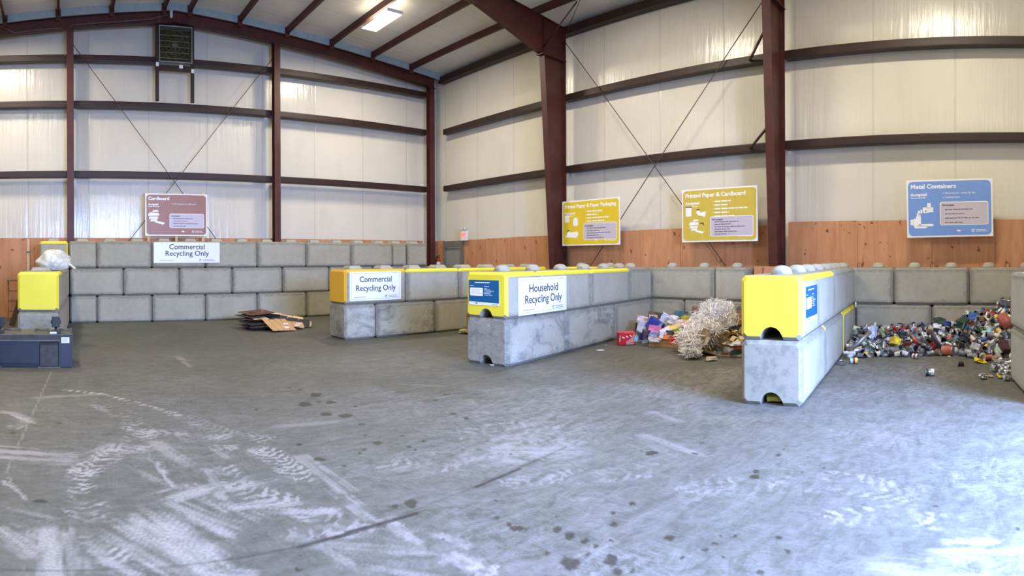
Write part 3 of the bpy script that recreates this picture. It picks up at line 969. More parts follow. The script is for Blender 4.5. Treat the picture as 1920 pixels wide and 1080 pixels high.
def put_block(P, ang, s0, s1, course, label, group, lugs=None, W=BW, paint=None, loop=False, rim=False, yel=0, edge=False, groove=False, marks=()):
    """P: foot of the wall's visible face; ang: its direction; the wall's thickness lies to the far side of that face"""
    d = (math.cos(ang), math.sin(ang))
    nrm = (-d[1], d[0])
    x, y = P[0] + d[0] * s0 + nrm[0] * W / 2, P[1] + d[1] * s0 + nrm[1] * W / 2
    groove = groove or 'household' in (group or '') or 'beside the cans' in (group or '')
    t = thing('concrete_block', label, 'concrete block', (x, y, course * BH), ang, group)
    L = s1 - s0
    mb = block_body(L, W, BH - .004, groove=groove, marks=marks, end0=(yel if paint else None), edge=(yel if edge else None), rim=(yel if rim else None))
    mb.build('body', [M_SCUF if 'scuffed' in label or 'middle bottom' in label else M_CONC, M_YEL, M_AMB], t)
    if lugs:
        xs = [L / 2] if L < 1.1 else [L * .25, L * .75]
        for q in xs:
            link('lug', LUG[lugs], t, (q, 0, BH - .006))
    if loop:
        link('lifting_loop', LOOP, t, (L / 2, -.05, BH - .004))
    return t


# back wall: three courses, 15.87 m away
P = (0, 15.87)
gp = 'concrete blocks of the back wall'
tx = lambda px: 15.87 * math.tan((px - 112) / FPX)
J = [tx(p) for p in (182, 285.5, 386, 483, 574.7, 659.4, 737.2)]
J2 = [0.275] + [tx(p) for p in (232, 336.7, 436, 530.3, 617.8)] + [9.40, 10.92, 11.68]
put_block((-.545, 15.80), 0, 0, .775, 2, 'concrete block with yellow-painted arrises ending top course of the back wall', gp, 'flat', edge=True, yel=1, marks=('far',))
for i, (a, b) in enumerate(zip([.245] + J, J + [tx(763)])):
    lab = ('half-length concrete block beside the yellow-edged one on top of back wall' if i == 0 else
           ('short filler concrete block near the far end of the back wall top course' if i == 7 else
            f'grey concrete block, {ORD[i - 1]} full-length one in top course of the back wall'))
    put_block(P, 0, a, b, 2, lab, gp, 'flat')
put_block((tx(763) + .01, 15.80), 0, 0, .77, 2, 'end-on concrete block closing top course of back wall toward the corner', gp, 'flat')
for i, (a, b) in enumerate(zip(J2, J2[1:])):
    put_block(P, 0, a, b, 1, f'grey concrete block, {ORD[i]} from the bagged end in middle course of back wall', gp, None)
JB = [.275] + J + [11.68]
for i, (a, b) in enumerate(zip(JB, JB[1:])):
    put_block(P, 0, a, b, 0, f'grey concrete block, {ORD[i]} from the bucket end in bottom course of back wall', gp, None)

# short wall behind the bucket, running back to the long wall
P = (-.02, 10.7)
ang = R(90 - 3.0)
gp = 'concrete blocks of the short wall behind the bucket'
JT = [0, 1.52, 3.05, 4.58, 5.90]
for i, (a, b) in enumerate(zip(JT, JT[1:])):
    put_block(P, ang, a, b, 1, ['yellow-ended concrete block facing us above the dark blue bucket', 'second upper block of the short wall behind the bucket, under the plastic bag', 'third upper block of the short wall behind the bucket',
                                'last upper block of the short wall, meeting the back wall'][i], gp, 'flat' if i < 3 else None, paint=(i == 0), yel=1, edge=(i == 0))
JT = [0, .76, 2.28, 3.8, 5.90]
for i, (a, b) in enumerate(zip(JT, JT[1:])):
    put_block(P, ang, a, b, 0, ['grey half-length concrete block right behind the dark blue bucket', 'second lower block of the short wall behind the bucket', 'third lower block of the short wall behind the bucket', 'last lower block of the short wall, meeting the back wall'][i], gp)

# divider with the commercial sign
P = (5.70, 10.80)
gp = 'concrete blocks of the commercial divider'
JT = [0, 1.55, 3.06, 4.58, 6.12]
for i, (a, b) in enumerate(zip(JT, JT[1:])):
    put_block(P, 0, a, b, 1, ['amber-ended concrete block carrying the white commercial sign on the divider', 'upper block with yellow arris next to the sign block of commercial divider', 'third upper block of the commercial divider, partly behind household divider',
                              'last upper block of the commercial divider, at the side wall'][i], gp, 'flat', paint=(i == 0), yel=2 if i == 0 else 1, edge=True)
JT = [0, .77, 2.34, 3.88, 5.42, 6.12]
for i, (a, b) in enumerate(zip(JT, JT[1:])):
    put_block(P, 0, a, b, 0, ['scuffed half-length block below the amber-ended block of commercial divider', 'scuffed bottom block with two dark drip marks in commercial divider', 'third bottom block of the commercial divider', 'fourth bottom block of the commercial divider',
                              'last bottom block of the commercial divider, at the side wall'][i], gp)

# divider with the household sign
P = (6.24, 6.55)
angD = R(8.86)
gp = 'concrete blocks of the household divider'
JT = [0, .85, 2.67, 4.40, 5.62]
for i, (a, b) in enumerate(zip(JT, JT[1:])):
    put_block(P, angD, a, b, 1, ['yellow-ended concrete block with small dark blue notice on household divider', 'upper block half behind the white household sign', 'third upper block of household divider, streaked with pale runs',
                                 'last upper block of household divider, meeting the side wall'][i], gp, 'dome', W=.84, paint=(i == 0), yel=1, edge=(i < 3))
JT = [0, 1.74, 3.71, 5.62]
for i, (a, b) in enumerate(zip(JT, JT[1:])):
    put_block(P, angD, a, b, 0, ['scuffed bottom block at the open end of household divider', 'middle bottom block of household divider', 'last bottom block of household divider beside the red carton'][i], gp, W=.84)

# divider with the big yellow end, beside the cans
P = (6.24, 1.97)
angE = R(6.26)
gp = 'concrete blocks of the divider beside the cans'
JT = [0, 1.08, 2.55, 4.20, 5.46]
for i, (a, b) in enumerate(zip(JT, JT[1:])):
    put_block(P, angE, a, b, 1, ['big bright yellow-ended concrete block of divider beside the cans', 'second upper block of divider beside the cans', 'third upper block of divider beside the cans', 'last upper block of divider beside the cans'][i],
              gp, 'dome', W=.72, paint=(i == 0), yel=1, edge=(i < 2))
JT = [0, 1.64, 3.66, 5.46]
for i, (a, b) in enumerate(zip(JT, JT[1:])):
    put_block(P, angE, a, b, 0, ['pale grey bottom block under the big bright yellow-ended one', 'second bottom block of divider beside the cans, with a yellow corner', 'last bottom block of divider beside the cans, with a yellow arris'][i],
              gp, None, W=.72, edge=(i == 2), yel=1, marks=((), ('tip',), ('near',))[i])

# blocks along the side wall: direction runs from far (large t) to near
DG = 11.62


def G(t):
    v = RM @ Vector((DG, t, 0))
    return (v.x, v.y)


angG = A_R - PI / 2     # facing -d: the wall runs toward smaller t, thickness to larger d
for lab, gp, tops, bots, edge, loop in (
    ('side wall between the two sign dividers', 'concrete blocks of the hidden side wall bay', [10.72, 9.8, 8.75], [10.72, 9.5, 8.75], True, False),
    ('side wall behind the paper heap', 'concrete blocks behind the paper heap', [7.82, 6.07, 5.26], [8.45, 6.87, 5.26], False, False),
    ('side wall behind the can heap', 'concrete blocks behind the can heap', [3.60, 2.06, .54, -1.0], [3.60, 2.86, 1.29, -.2, -1.72], False, True),
):
    for course, js in ((1, tops), (0, bots)):
        for i, (a, b) in enumerate(zip(js, js[1:])):
            L = a - b
            put_block(G(a), angG, 0, L, course, f'{"upper" if course else "lower"} grey concrete block, {ORD[i]} from the corner, {lab}', gp, 'dome' if course else None, edge=edge and course == 1, yel=1, loop=loop and course == 1)

# the stub of another divider at the edge of the photograph; its visible face looks toward the cans
angF = R(7.9)
Pf = (6.52 + .105, -.605 - .75)
gp = 'concrete blocks of the stub divider'
for c, lab in ((0, 'lower grey concrete block of stub divider beside silver scraps'), (1, 'upper grey concrete block with pale arris of stub divider beside cans')):
    t = put_block(Pf, angF, 0, 1.53, c, lab, gp, None, W=.76)
# ------------------------------------------------------------------ plywood lining, door, fittings
def sheet(lab, a, b, z0, z1, back, th=.018, off=0.0):
    mb = MB()
    if back:
        mb.box((0, 0, 0), (b - a - .006, th, z1 - z0), bev=.002)
        o = mb.build('plywood_sheet', M_PLY, loc=((a + b) / 2, 17.40 + off, (z0 + z1) / 2))
    else:
        mb.box((0, 0, 0), (th, a - b - .006, z1 - z0), bev=.002)
        o = mb.build('plywood_sheet', M_PLY, M=RM @ Matrix.Translation((12.50 + off, (a + b) / 2, (z0 + z1) / 2)))
    return tag(o, lab, 'plywood', 'plywood lining sheets')


bx = [-2.46, -.75, .47, 1.69, 2.91, 4.13, 5.35, 6.57, 7.79, 9.01, 10.23, 11.45, 12.38]
for i, (a, b) in enumerate(zip(bx, bx[1:])):
    lab = ['orange-brown plywood sheet behind the stepladder', 'orange-brown plywood sheet between the pale stud and the column'][i] if i < 2 else f'plywood sheet behind the back block wall, {ORD[i - 2] if i < 11 else "last"} one from the fan-side column'
    sheet(lab, a, b, 0.004, 2.37, True)
for i, (a, b, z) in enumerate([(17.85, 17.10, 2.37), (15.98, 14.8, 2.36), (14.8, 13.6, 2.37), (13.6, 12.45, 2.38), (12.45, 11.42, 2.38), (11.10, 9.9, 2.41), (9.9, 8.68, 2.42), (8.68, 7.46, 2.43), (7.46, 6.2, 2.43), (6.2, 4.95, 2.44), (4.62, 3.0, 2.50), (3.0, 1.37, 2.49), (1.37, 0.02, 2.50), (.02, -2.0, 2.49)]):
    lab = ['narrow plywood sheet between corner column and grey door', 'plywood sheet next to the door under exit sign', 'second plywood sheet past the grey door', 'third plywood sheet past the grey door', 'plywood sheet just before the tapered column by the packaging sign',
           'plywood sheet under the yellow packaging sign', 'plywood sheet just past the yellow packaging sign', 'plywood sheet below the crossing of the side wall rods', 'plywood sheet under the yellow cardboard sign, far half', 'plywood sheet under the yellow cardboard sign, by the column',
           'pale plywood sheet just past the second tapered column', 'pale plywood sheet below and before the blue sign', 'pinkish plywood sheet under the blue metal containers sign', 'tan plywood sheet past the blue sign at the picture edge'][i]
    sheet(lab, a, b, 0.004, z, False)
mb = MB()
mb.box((0, 0, 0), (.02, 1.5, 1.5), bev=.002)
tag(mb.build('plywood_sheet', M_PLY, M=RM @ Matrix.Translation((11.86, 4.44, .755))), 'low plywood sheet closing gap in blocks behind big yellow block', 'plywood', 'plywood lining sheets')

mb = MB()
mb.box((0, 0, 1.15), (.085, .045, 2.36), bev=.003)
mb.box((0, -.03, 1.95), (.10, .012, .05), 1)
tag(mb.build('timber_stud', [M_WOOD, plain('grey_strap', lin(110, 108, 100), .6)], loc=(-.93, 17.33, 0.0)), 'pale softwood stud standing against the orange plywood behind yellow block', 'stud')

# door
d = thing('door_1', None, None, M=RM @ Matrix.Translation((12.50, 16.52, 0)))
struct(d)
mb = MB()
mb.box((0, 0, 1.055), (.045, .94, 2.10), bev=.003)
struct(mb.build('door_leaf', plain('grey_green_door_paint', lin(142, 148, 138), .5, 0, .04), d))
mb = MB()
mb.box((-.03, -.50, 1.06), (.14, .05, 2.12))
mb.box((-.03, .50, 1.06), (.14, .05, 2.12))
mb.box((-.03, 0, 2.235), (.14, 1.06, .21))
struct(mb.build('door_frame', plain('dull_grey_frame', lin(112, 110, 100), .6), d))
mb = MB()
mb.tube([(-.03, .38, 1.0), (-.08, .38, 1.0), (-.08, .28, 1.0)], .012, 8)
struct(mb.build('door_handle', plain('brushed_steel', lin(170, 170, 170), .35, .9), d))

# exit sign with two emergency heads
SIDE = Matrix(((0, 0, -1, 0), (-1, 0, 0, 0), (0, 1, 0, 0), (0, 0, 0, 1)))     # sign frame on the side wall: x along -t, y up, z into the room
es = thing('exit_sign', 'white emergency exit sign with red lit letters and two lamp heads above door edge', 'exit sign', M=RM @ Matrix.Translation((12.40, 15.83, 2.50)) @ SIDE)
mb = MB()
mb.box((0, 0, 0), (.33, .34, .07), bev=.012)
mb.build('housing', M_WHITE, es)
M_RED = plain('lit_red_letters', (1.0, 0.06, 0.05), .5, 0, .02, emit=2.6)


def text_obj(name, body, size, mat, parent, loc, width=None, align='CENTER', bold=0.0, ext=.0012, maxw=None):
    cu = bpy.data.curves.new(name, 'FONT')
    cu.body = body
    cu.size = size
    cu.align_x = align
    cu.align_y = 'CENTER'
    cu.offset = bold
    cu.extrude = ext
    cu.resolution_u = 3
    o = bpy.data.objects.new(name, cu)
    COL.objects.link(o)
    bpy.context.view_layer.update()
    me = bpy.data.meshes.new_from_object(o.evaluated_get(bpy.context.evaluated_depsgraph_get()))
    bpy.data.objects.remove(o)
    co_ = [v.co.x for v in me.vertices]
    w = max(co_) - min(co_)
    if width and w > 0:
        k = width / w
        for v in me.vertices:
            v.co.x *= k
    me.name = name
    me.materials.clear()
    me.materials.append(mat)
    return link(name, me, parent, loc)


text_obj('exit_lettering', 'EXIT', .17, M_RED, es, (0, .02, .037), width=.27, bold=.006)
for sx in (-.09, .09):
    mb = MB()
    mb.lathe([(0, -.05), (.035, -.05), (.06, .02), (.062, .05), (.055, .052)], 14)
    h = mb.build('lamp_head', plain('pale_grey_plastic', lin(200, 200, 196), .5), es, M=Matrix.Translation((sx, .235, .02)))
    mb = MB()
    mb.lathe([(.054, .05), (.03, .062), (0, .066)], 14)
    mb.build('lens', plain('clear_lens', lin(210, 220, 215), .1), h)

# fire extinguisher
fe = thing('fire_extinguisher', 'fire extinguisher with white label hanging on plywood beside the grey door', 'fire extinguisher', M=RM @ Matrix.Translation((12.40, 17.36, 1.28)))
mb = MB()
mb.lathe([(0, 0), (.07, 0), (.075, .02), (.075, .36), (.055, .42), (.025, .45), (.025, .47), (0, .47)], 16)
mb.build('cylinder_body', plain('extinguisher_red', lin(150, 28, 26), .35), fe)
mb = MB()
mb.lathe([(.0765, .10), (.0765, .33)], 16)
mb.build('paper_label', plain('paper_white', lin(232, 230, 224), .7), fe)
mb = MB()
mb.box((-.02, 0, .50), (.12, .03, .03))
mb.box((-.03, 0, .54), (.13, .025, .015), M=Matrix.Rotation(-.2, 4, 'Y'))
mb.build('valve', plain('black_plastic', lin(28, 28, 30), .5), fe)
mb = MB()
mb.tube([(-.05, .02, .49), (-.09, .06, .42), (-.09, .07, .2), (-.08, .06, .08)], .012, 8)
mb.build('hose', plain('black_plastic', lin(28, 28, 30), .5), fe)

# exhaust fan in the gable
fan = thing('exhaust_fan', 'galvanised square exhaust fan with dark louvres high under the ridge', 'fan', (3.42, 17.0, 7.53))
mb = MB()
for c, s in (((0, .1, .015), (1.0, .3, .03)), ((0, .1, 1.065), (1.0, .3, .03)), ((-.485, .1, .54), (.03, .3, 1.02)), ((.485, .1, .54), (.03, .3, 1.02))):
    mb.box(c, s, bev=.004)
mb.build('frame', plain('galvanised_sheet', lin(150, 152, 146), .35, .7, .1), fan)
M_LOUV = plain('dark_louvre', lin(74, 72, 52), .35, .3, .25)
for k in range(6):
    mb = MB()
    mb.box((0, .16, .10 + k * .17), (.93, .012, .17), M=Matrix.Rotation(R(-22), 4, 'X'))
    mb.build('louvre_blade', M_LOUV, fan)
mb = MB()
for rr in (.18, .30, .42):
    mb.tube([(rr * math.cos(a), .02, .54 + rr * math.sin(a)) for a in [2 * PI * i / 32 for i in range(33)]], .006, 5)
for a in (0, PI / 4, PI / 2, 3 * PI / 4):
    mb.tube([(-.46 * math.cos(a), .02, .54 - .46 * math.sin(a)), (.46 * math.cos(a), .02, .54 + .46 * math.sin(a))], .006, 5)
mb.build('wire_guard', plain('dull_wire', lin(120, 116, 92), .4, .5), fan)
mb = MB()
mb.lathe([(0, -.06), (.09, -.06), (.1, .04), (0, .06)], 16, M=Matrix.Translation((0, .09, .54)) @ Matrix.Rotation(PI / 2, 4, 'X'))
mb.build('motor', plain('motor_grey', lin(96, 94, 84), .5), fan)
for x, lab in ((2.885, 'maroon steel jamb beside the fan, on the side of the bucket'), (3.955, 'maroon steel jamb beside the fan, on the side of the corner')):
    mb = MB()
    mb.box((0, 0, 0), (.10, .10, rafter_top(x) - .36 - 6.41), bev=.004)
    j = tag(mb.build('fan_jamb', M_GIRT, loc=(x, 17.12, (6.41 + rafter_top(x) - .36) / 2)), lab, 'jamb', 'fan jambs')
    mb = MB()
    mb.box((0, -.053, -.05 if x < 3.4 else -.2), (.085, .006, .12))
    mb.build('white_tag', M_WHITE, j)
mb = MB()
mb.box((0, 0, 0), (.96, .12, .16), bev=.004)
hd = tag(mb.build('fan_header', M_GIRT, loc=(3.42, 17.13, 7.40)), 'short dark steel header right under the fan', 'header')
mb = MB()
mb.box((.18, -.064, .05), (.11, .006, .1))
mb.build('white_tag', M_WHITE, hd)
mb = MB()
mb.box((0, 0, 0), (.08, .05, .22), bev=.01)
tag(mb.build('junction_box', plain('pale_grey_plastic', lin(200, 200, 196), .5), loc=(3.29, 16.97, 8.95)), 'small pale junction box on rafter above the fan', 'junction box')
rod('power_cable', [(-1.75, 16.97, 8.55), (-1.3, 16.97, 8.31), (-.6, 16.97, 8.38), (.05, 16.97, 8.43), (.18, 16.97, 8.35), (.17, 16.93, 7.6)], 'thin grey cable looping along end rafter to the column', None, .009, plain('grey_cable', lin(120, 112, 104), .6))
rod('power_cable', [(.2, 16.97, 8.36), (.4, 16.97, 8.52), (1.6, 16.97, 8.63), (2.6, 16.97, 8.75), (3.2, 16.97, 8.93)], 'thin grey cable running along end rafter up to the junction box', None, .009, plain('grey_cable', lin(120, 112, 104), .6))
for o in COL.objects:
    if o.name.startswith('power_cable'):
        o['category'] = 'cable'

# ------------------------------------------------------------------ ceiling lamps
M_TUBE = plain('glowing_tubes', (1.0, 0.93, 0.78), .4, 0, .01, emit=9.0)
M_HOUS = plain('white_lamp_housing', lin(232, 230, 222), .4, 0, .03)


def lamp(x, y, lab, first=[None]):
    z = rafter_top(x) - .23
    t = thing('ceiling_lamp', lab, 'ceiling lamp', (x, y, z), 0, 'fluorescent ceiling lamps')
    mb = MB()
    mb.prism([(-.16, .09), (.16, .09), (.27, 0), (.255, 0), (.155, .075), (-.155, .075), (-.255, 0), (-.27, 0)], -.70, .70, 'y')
    mb.box((0, -.705, .045), (.5, .012, .09))
    mb.box((0, .705, .045), (.5, .012, .09))
    mb.build('housing', M_HOUS, t)
    for k in range(4):
        mb = MB()
        px = -.195 + k * .13
        mb.tube([(px, -.68, .028), (px, .68, .028)], .026, 8)
        mb.build('tube', M_TUBE, t)
    for yy in (-.5, .5):
        mb = MB()
        mb.tube([(0, yy, .09), (0, yy, .40)], .005, 5)
        mb.build('hanger', plain('dull_wire', lin(120, 116, 92), .4, .5), t)
    l = bpy.data.lights.new('lamp_light', 'AREA')
    l.shape = 'RECTANGLE'
    l.size, l.size_y = .4, 1.2
    l.energy = LAMP_POWER
    l.color = LAMP_COLOR
    lo = bpy.data.objects.new('lamp_light', l)
    COL.objects.link(lo)
    lo.parent = t
    lo.location = (0, 0, -.01)
    u = bpy.data.lights.new('roof_fill_light', 'AREA')       # added upward fill light that brightens the roof over the lamp
    u.shape = 'RECTANGLE'
    u.size, u.size_y = .45, 1.25
    u.energy = 16
    u.color = LAMP_COLOR
    uo = bpy.data.objects.new('roof_fill_light', u)
    COL.objects.link(uo)
    uo.parent = t
    uo.location = (0, 0, .11)
    uo.rotation_euler = (PI, 0, 0)
    return t


lamp(8.62, 14.05, 'lit fluorescent lamp hanging between purlins near the corner')
lamp(8.62, 7.7, 'lit fluorescent lamp under the roof over the household bay')
lamp(8.62, 1.2, 'lit fluorescent lamp under the roof over the can bay')
lamp(-1.74, 14.05, 'lit fluorescent lamp under the roof over the stepladder')
lamp(-1.74, 7.7, 'lit fluorescent lamp under the roof before the bucket')
lamp(-1.74, 1.2, 'lit fluorescent lamp under the roof near the open door')
# ------------------------------------------------------------------ signs
def rrect(x0, y0, x1, y1, r, n=5):
    pts = []
    for cx, cy, a0 in ((x1 - r, y0 + r, -90), (x1 - r, y1 - r, 0), (x0 + r, y1 - r, 90), (x0 + r, y0 + r, 180)):
        for k in range(n + 1):
            a = R(a0 + 90 * k / n)
            pts.append((cx + r * math.cos(a), cy + r * math.sin(a)))
    return pts


def plate(name, pts, z0, z1, mat, parent, loc=None):
    mb = MB()
    mb.prism(pts, z0, z1, 'z')
    return mb.build(name, mat, parent, loc)


def lines(name, rows, mat, parent, h, z=.0045, th=.0012):
    """rows of print too small to read in the photograph: (x0, x1, y)"""
    mb = MB()
    rr = random.Random(len(rows) * 13 + int(abs(rows[0][0]) * 100))
    for x0, x1, y in rows:
        x = x0
        while x < x1 - h * .3:
            w = min(h * rr.uniform(1.2, 4.0), x1 - x)
            mb.box((x + w / 2, y, z), (w, h * .72, th))
            x += w + h * .45
    return mb.build(name, mat, parent)


def ring_logo(parent, x, y, r, mat, z=.0045):
    mb = MB()
    n = 24
    for a0, a1 in ((20, 330),):
        pts = []
        for k in range(n + 1):
            a = R(a0 + (a1 - a0) * k / n)
            pts.append((x + r * math.cos(a), y + r * math.sin(a)))
        inn = []
        for k in range(n, -1, -1):
            a = R(a0 + (a1 - a0) * k / n)
            w = .55 + .25 * k / n
            inn.append((x + r * w * math.cos(a), y + r * w * math.sin(a)))
        for k in range(n):
            q = [pts[k], pts[k + 1], inn[n - k - 1], inn[n - k]]
            mb.prism(q, z - .0006, z + .0006, 'z')
    mb.prism([(x - r * .1, y - r * .35), (x + r * .35, y - r * .1), (x + r * .05, y + r * .45), (x - r * .3, y + r * .1)], z - .0006, z + .0006, 'z')
    return mb.build('logo', mat, parent)


M_PWHITE = plain('printed_white', lin(244, 246, 248), .4, 0, .01)
M_PGREY = plain('printed_grey', lin(120, 112, 128), .5, 0, .02)
M_PDARK = plain('printed_dark', lin(52, 46, 48), .5, 0, .02)
M_BOXFILL = plain('printed_lilac', lin(200, 192, 206), .4, 0, .02)


def pict_box(mb, x, y, s, m0=0):
    """a small printed stack of flattened cartons"""
    mb.prism([(x, y + s * .5), (x + s * .9, y + s * .55), (x + s * .82, y + s * .75), (x + s * .1, y + s * .8), (x - s * .05, y + s * .62)], .0036, .0052, 'z', m0)
    mb.prism([(x + s * .3, y + s * .82), (x + s * .85, y + s * .86), (x + s * .75, y + s * 1.0), (x + s * .38, y + s * .98)], .0036, .0052, 'z', m0)
    mb.prism([(x + s * .02, y + s * .25), (x + s * .78, y + s * .3), (x + s * .78, y + s * .47), (x + s * .06, y + s * .46)], .0036, .0052, 'z', m0)
    mb.prism([(x + s * .12, y + s * .05), (x + s * .72, y + s * .1), (x + s * .72, y + s * .27), (x + s * .2, y + s * .23)], .0036, .0052, 'z', m0)
    mb.prism([(x + s * .72, y + s * .1), (x + s * 1.38, y - s * .05), (x + s * 1.18, y - s * .2), (x + s * .45, y + s * .02)], .0036, .0052, 'z', m0)


def pict_can(mb, x, y, w, h, m0=0, m1=1, lid=True):
    mb.prism(rrect(x, y, x + w, y + h, w * .15, 2), .0036, .0052, 'z', m0)
    if lid:
        mb.prism(rrect(x - w * .04, y + h * 1.02, x + w * 1.04, y + h * 1.12, w * .04, 2), .0036, .0052, 'z', m1)


def info_sign(label, M, colour, w, h, title, title_w, items, notes, pics, battens=False, tilt=0.0, acc_w=.3):
    t = thing('recycling_sign', label, 'sign', M=M @ Matrix.Rotation(tilt, 4, 'Z'), group=None)
    hw, hh = w / 2, h / 2
    mb = MB()
    mb.box((0, 0, -.008), (w, h, .016), bev=.002)
    mb.build('board', M_WHITE, t)
    b = .035
    plate('colour_field', rrect(-hw + b, -hh + b, hw - b, hh - b, .09), 0, .003, colour, t)
    k = w / 1.87
    text_obj('title_lettering', title, .13 * k, M_PWHITE, t, (-hw + .09 * k, hh - .15 * k, .0045), width=title_w, align='LEFT', bold=.004)
    text_obj('heading_lettering', 'Accepted', .09 * k, M_PWHITE, t, (-hw + .09 * k, hh - .32 * k, .0045), width=acc_w * k, align='LEFT', bold=.003)
    lines('small_print', [(-hw + .09 * k, -hw + .42 * k, hh - .39 * k)], M_PWHITE, t, .022 * k)
    y = hh - .30 * k
    for body, iw in items:
        if body is None:
            lines('item_print', [(-.10 * k, iw * k, y)], M_PWHITE, t, .04 * k)
        else:
            text_obj('item_lettering', body, .062 * k, M_PWHITE, t, (-.10 * k, y, .0045), width=iw * k, align='LEFT')
        mb = MB()
        mb.prism([(-.155 * k, y), (-.14 * k, y - .015 * k), (-.115 * k, y + .025 * k), (-.14 * k, y + .0 * k)], .0036, .0052, 'z')
        mb.build('tick_mark', M_PWHITE, t)
        y -= .082 * k if len(items) > 2 else .09 * k
    # the "not accepted" box
    bx0, bx1, by1 = -.2 * k, hw - .11 * k, hh - notes[0] * k
    by0 = by1 - notes[1] * k
    plate('notice_border', rrect(bx0 - .012, by0 - .012, bx1 + .012, by1 + .012, .05), .003, .0042, M_PWHITE, t)
    nb = plate('notice_box', rrect(bx0, by0, bx1, by1, .045), .0042, .0052, M_BOXFILL, t)
    text_obj('notice_lettering', 'Not Accepted:', .052 * k, M_PDARK, nb, (bx0 + .04 * k, by1 - .06 * k, .0065), width=.26 * k, align='LEFT', bold=.001)
    rows = []
    n = notes[2]
    for i in range(n):
        yy = by1 - .06 * k - (i + 1) * (notes[1] * k - .09 * k) / (n + .15)
        rows.append((bx0 + .10 * k, bx0 + (.10 + [.62, .44, .78, .40, .58, .3][i % 6] * .95) * k * min(1, (bx1 - bx0) / .95), yy))
    lines('notice_print', rows, M_PGREY, nb, .028 * k, z=.0065)
    mb = MB()
    pics(mb, -hw, -hh, k)
    mb.build('pictogram', [M_PWHITE, M_PDARK], t)
    ring_logo(t, hw - .43 * k, -hh + .13 * k, .036 * k, M_PWHITE)
    lines('logo_print', [(hw - .37 * k, hw - .16 * k, -hh + .145 * k), (hw - .37 * k, hw - .12 * k, -hh + .115 * k)], M_PWHITE, t, .018 * k)
    mb = MB()
    mb.prism([(.14 * k, -hh + .13 * k), (.18 * k, -hh + .155 * k), (.25 * k, -hh + .135 * k), (.21 * k, -hh + .11 * k)], .0036, .0052, 'z')
    mb.build('logo', M_PWHITE, t)
    if battens:
        for x in (-hw + .1, 0, hw - .12):
            mb = MB()
            mb.box((x, (hh + .06 - 3.02) / 2, -.035), (.07, hh + .06 + 3.02, .036), bev=.002)
            mb.build('support_batten', M_WOOD, t)
    else:
        for x in (-hw + .25, hw - .25):
            mb = MB()
            mb.box((x, -hh + .12, -.172), (.05, .05, .31))
            mb.build('standoff', M_GIRT, t)
    return t


BACK = Matrix.Rotation(PI / 2, 4, 'X')
gs = 'recycling information signs'
info_sign('brown cardboard recycling sign on pale battens over the back block wall', Matrix.Translation((3.42, 16.93, 3.03)) @ BACK, plain('brown_print', lin(158, 112, 98), .4, 0, .03), 1.86, 1.24,
          'Cardboard', .62, [('Corrugated cardboard', .68)], (.60, .40, 4), lambda mb, x, y, k: pict_box(mb, x + .10 * k, y + .40 * k, .36 * k), battens=True)


def pics_paper(mb, x, y, k):
    pict_can(mb, x + .10 * k, y + .60 * k, .14 * k, .19 * k)
    pict_can(mb, x + .38 * k, y + .50 * k, .16 * k, .17 * k, lid=False)
    mb.prism(rrect(x + .40 * k, y + .67 * k, x + .52 * k, y + .71 * k, .01, 2), .0036, .0052, 'z', 0)
    mb.prism([(x + .10 * k, y + .22 * k), (x + .50 * k, y + .20 * k), (x + .56 * k, y + .30 * k), (x + .52 * k, y + .36 * k), (x + .30 * k, y + .34 * k), (x + .22 * k, y + .38 * k), (x + .16 * k, y + .30 * k)], .0036, .0052, 'z', 0)
    mb.prism([(x + .17 * k, y + .37 * k), (x + .25 * k, y + .37 * k), (x + .25 * k, y + .40 * k), (x + .18 * k, y + .40 * k)], .0036, .0052, 'z', 1)


def pics_card(mb, x, y, k):
    pict_can(mb, x + .10 * k, y + .58 * k, .15 * k, .20 * k)
    mb.prism([(x + .38 * k, y + .70 * k), (x + .46 * k, y + .70 * k), (x + .48 * k, y + .66 * k), (x + .62 * k, y + .68 * k), (x + .60 * k, y + .56 * k), (x + .42 * k, y + .60 * k), (x + .38 * k, y + .64 * k)], .0036, .0052, 'z', 0)
    mb.prism([(x + .38 * k, y + .72 * k), (x + .46 * k, y + .715 * k), (x + .46 * k, y + .735 * k), (x + .39 * k, y + .74 * k)], .0036, .0052, 'z', 1)
    pict_box(mb, x + .20 * k, y + .24 * k, .27 * k)
    mb.prism([(x + .46 * k, y + .43 * k), (x + .56 * k, y + .43 * k), (x + .565 * k, y + .38 * k), (x + .54 * k, y + .38 * k), (x + .535 * k, y + .41 * k), (x + .46 * k, y + .41 * k)], .0036, .0052, 'z', 1)


def pics_cans(mb, x, y, k):
    for dx, dy, w, h in ((.24, .52, .05, .06), (.30, .52, .04, .08), (.35, .53, .15, .12), (.45, .62, .08, .13), (.50, .54, .08, .11)):
        pict_can(mb, x + dx * k, y + dy * k, w * k, h * k, lid=False)
    pict_can(mb, x + .46 * k, y + .74 * k, .05 * k, .01 * k, 1, 1, lid=False)
    mb.prism([(x + .39 * k, y + .58 * k), (x + .44 * k, y + .58 * k), (x + .42 * k, y + .55 * k)], .0036, .0056, 'z', 1)
    for dx, dy, w, h in ((.08, .27, .07, .12), (.14, .25, .06, .16), (.20, .24, .11, .22), (.22, .46, .04, .06), (.27, .46, .03, .04)):
        pict_can(mb, x + dx * k, y + dy * k, w * k, h * k, lid=False)
    mb.prism(rrect(x + .16 * k, y + .20 * k, x + .44 * k, y + .26 * k, .025 * k, 3), .0036, .0052, 'z', 0)
    mb.prism(rrect(x + .26 * k, y + .24 * k, x + .58 * k, y + .29 * k, .022 * k, 3), .0036, .0052, 'z', 0)


def side_sign(d, t, z):
    return RM @ Matrix.Translation((d, t, z)) @ SIDE


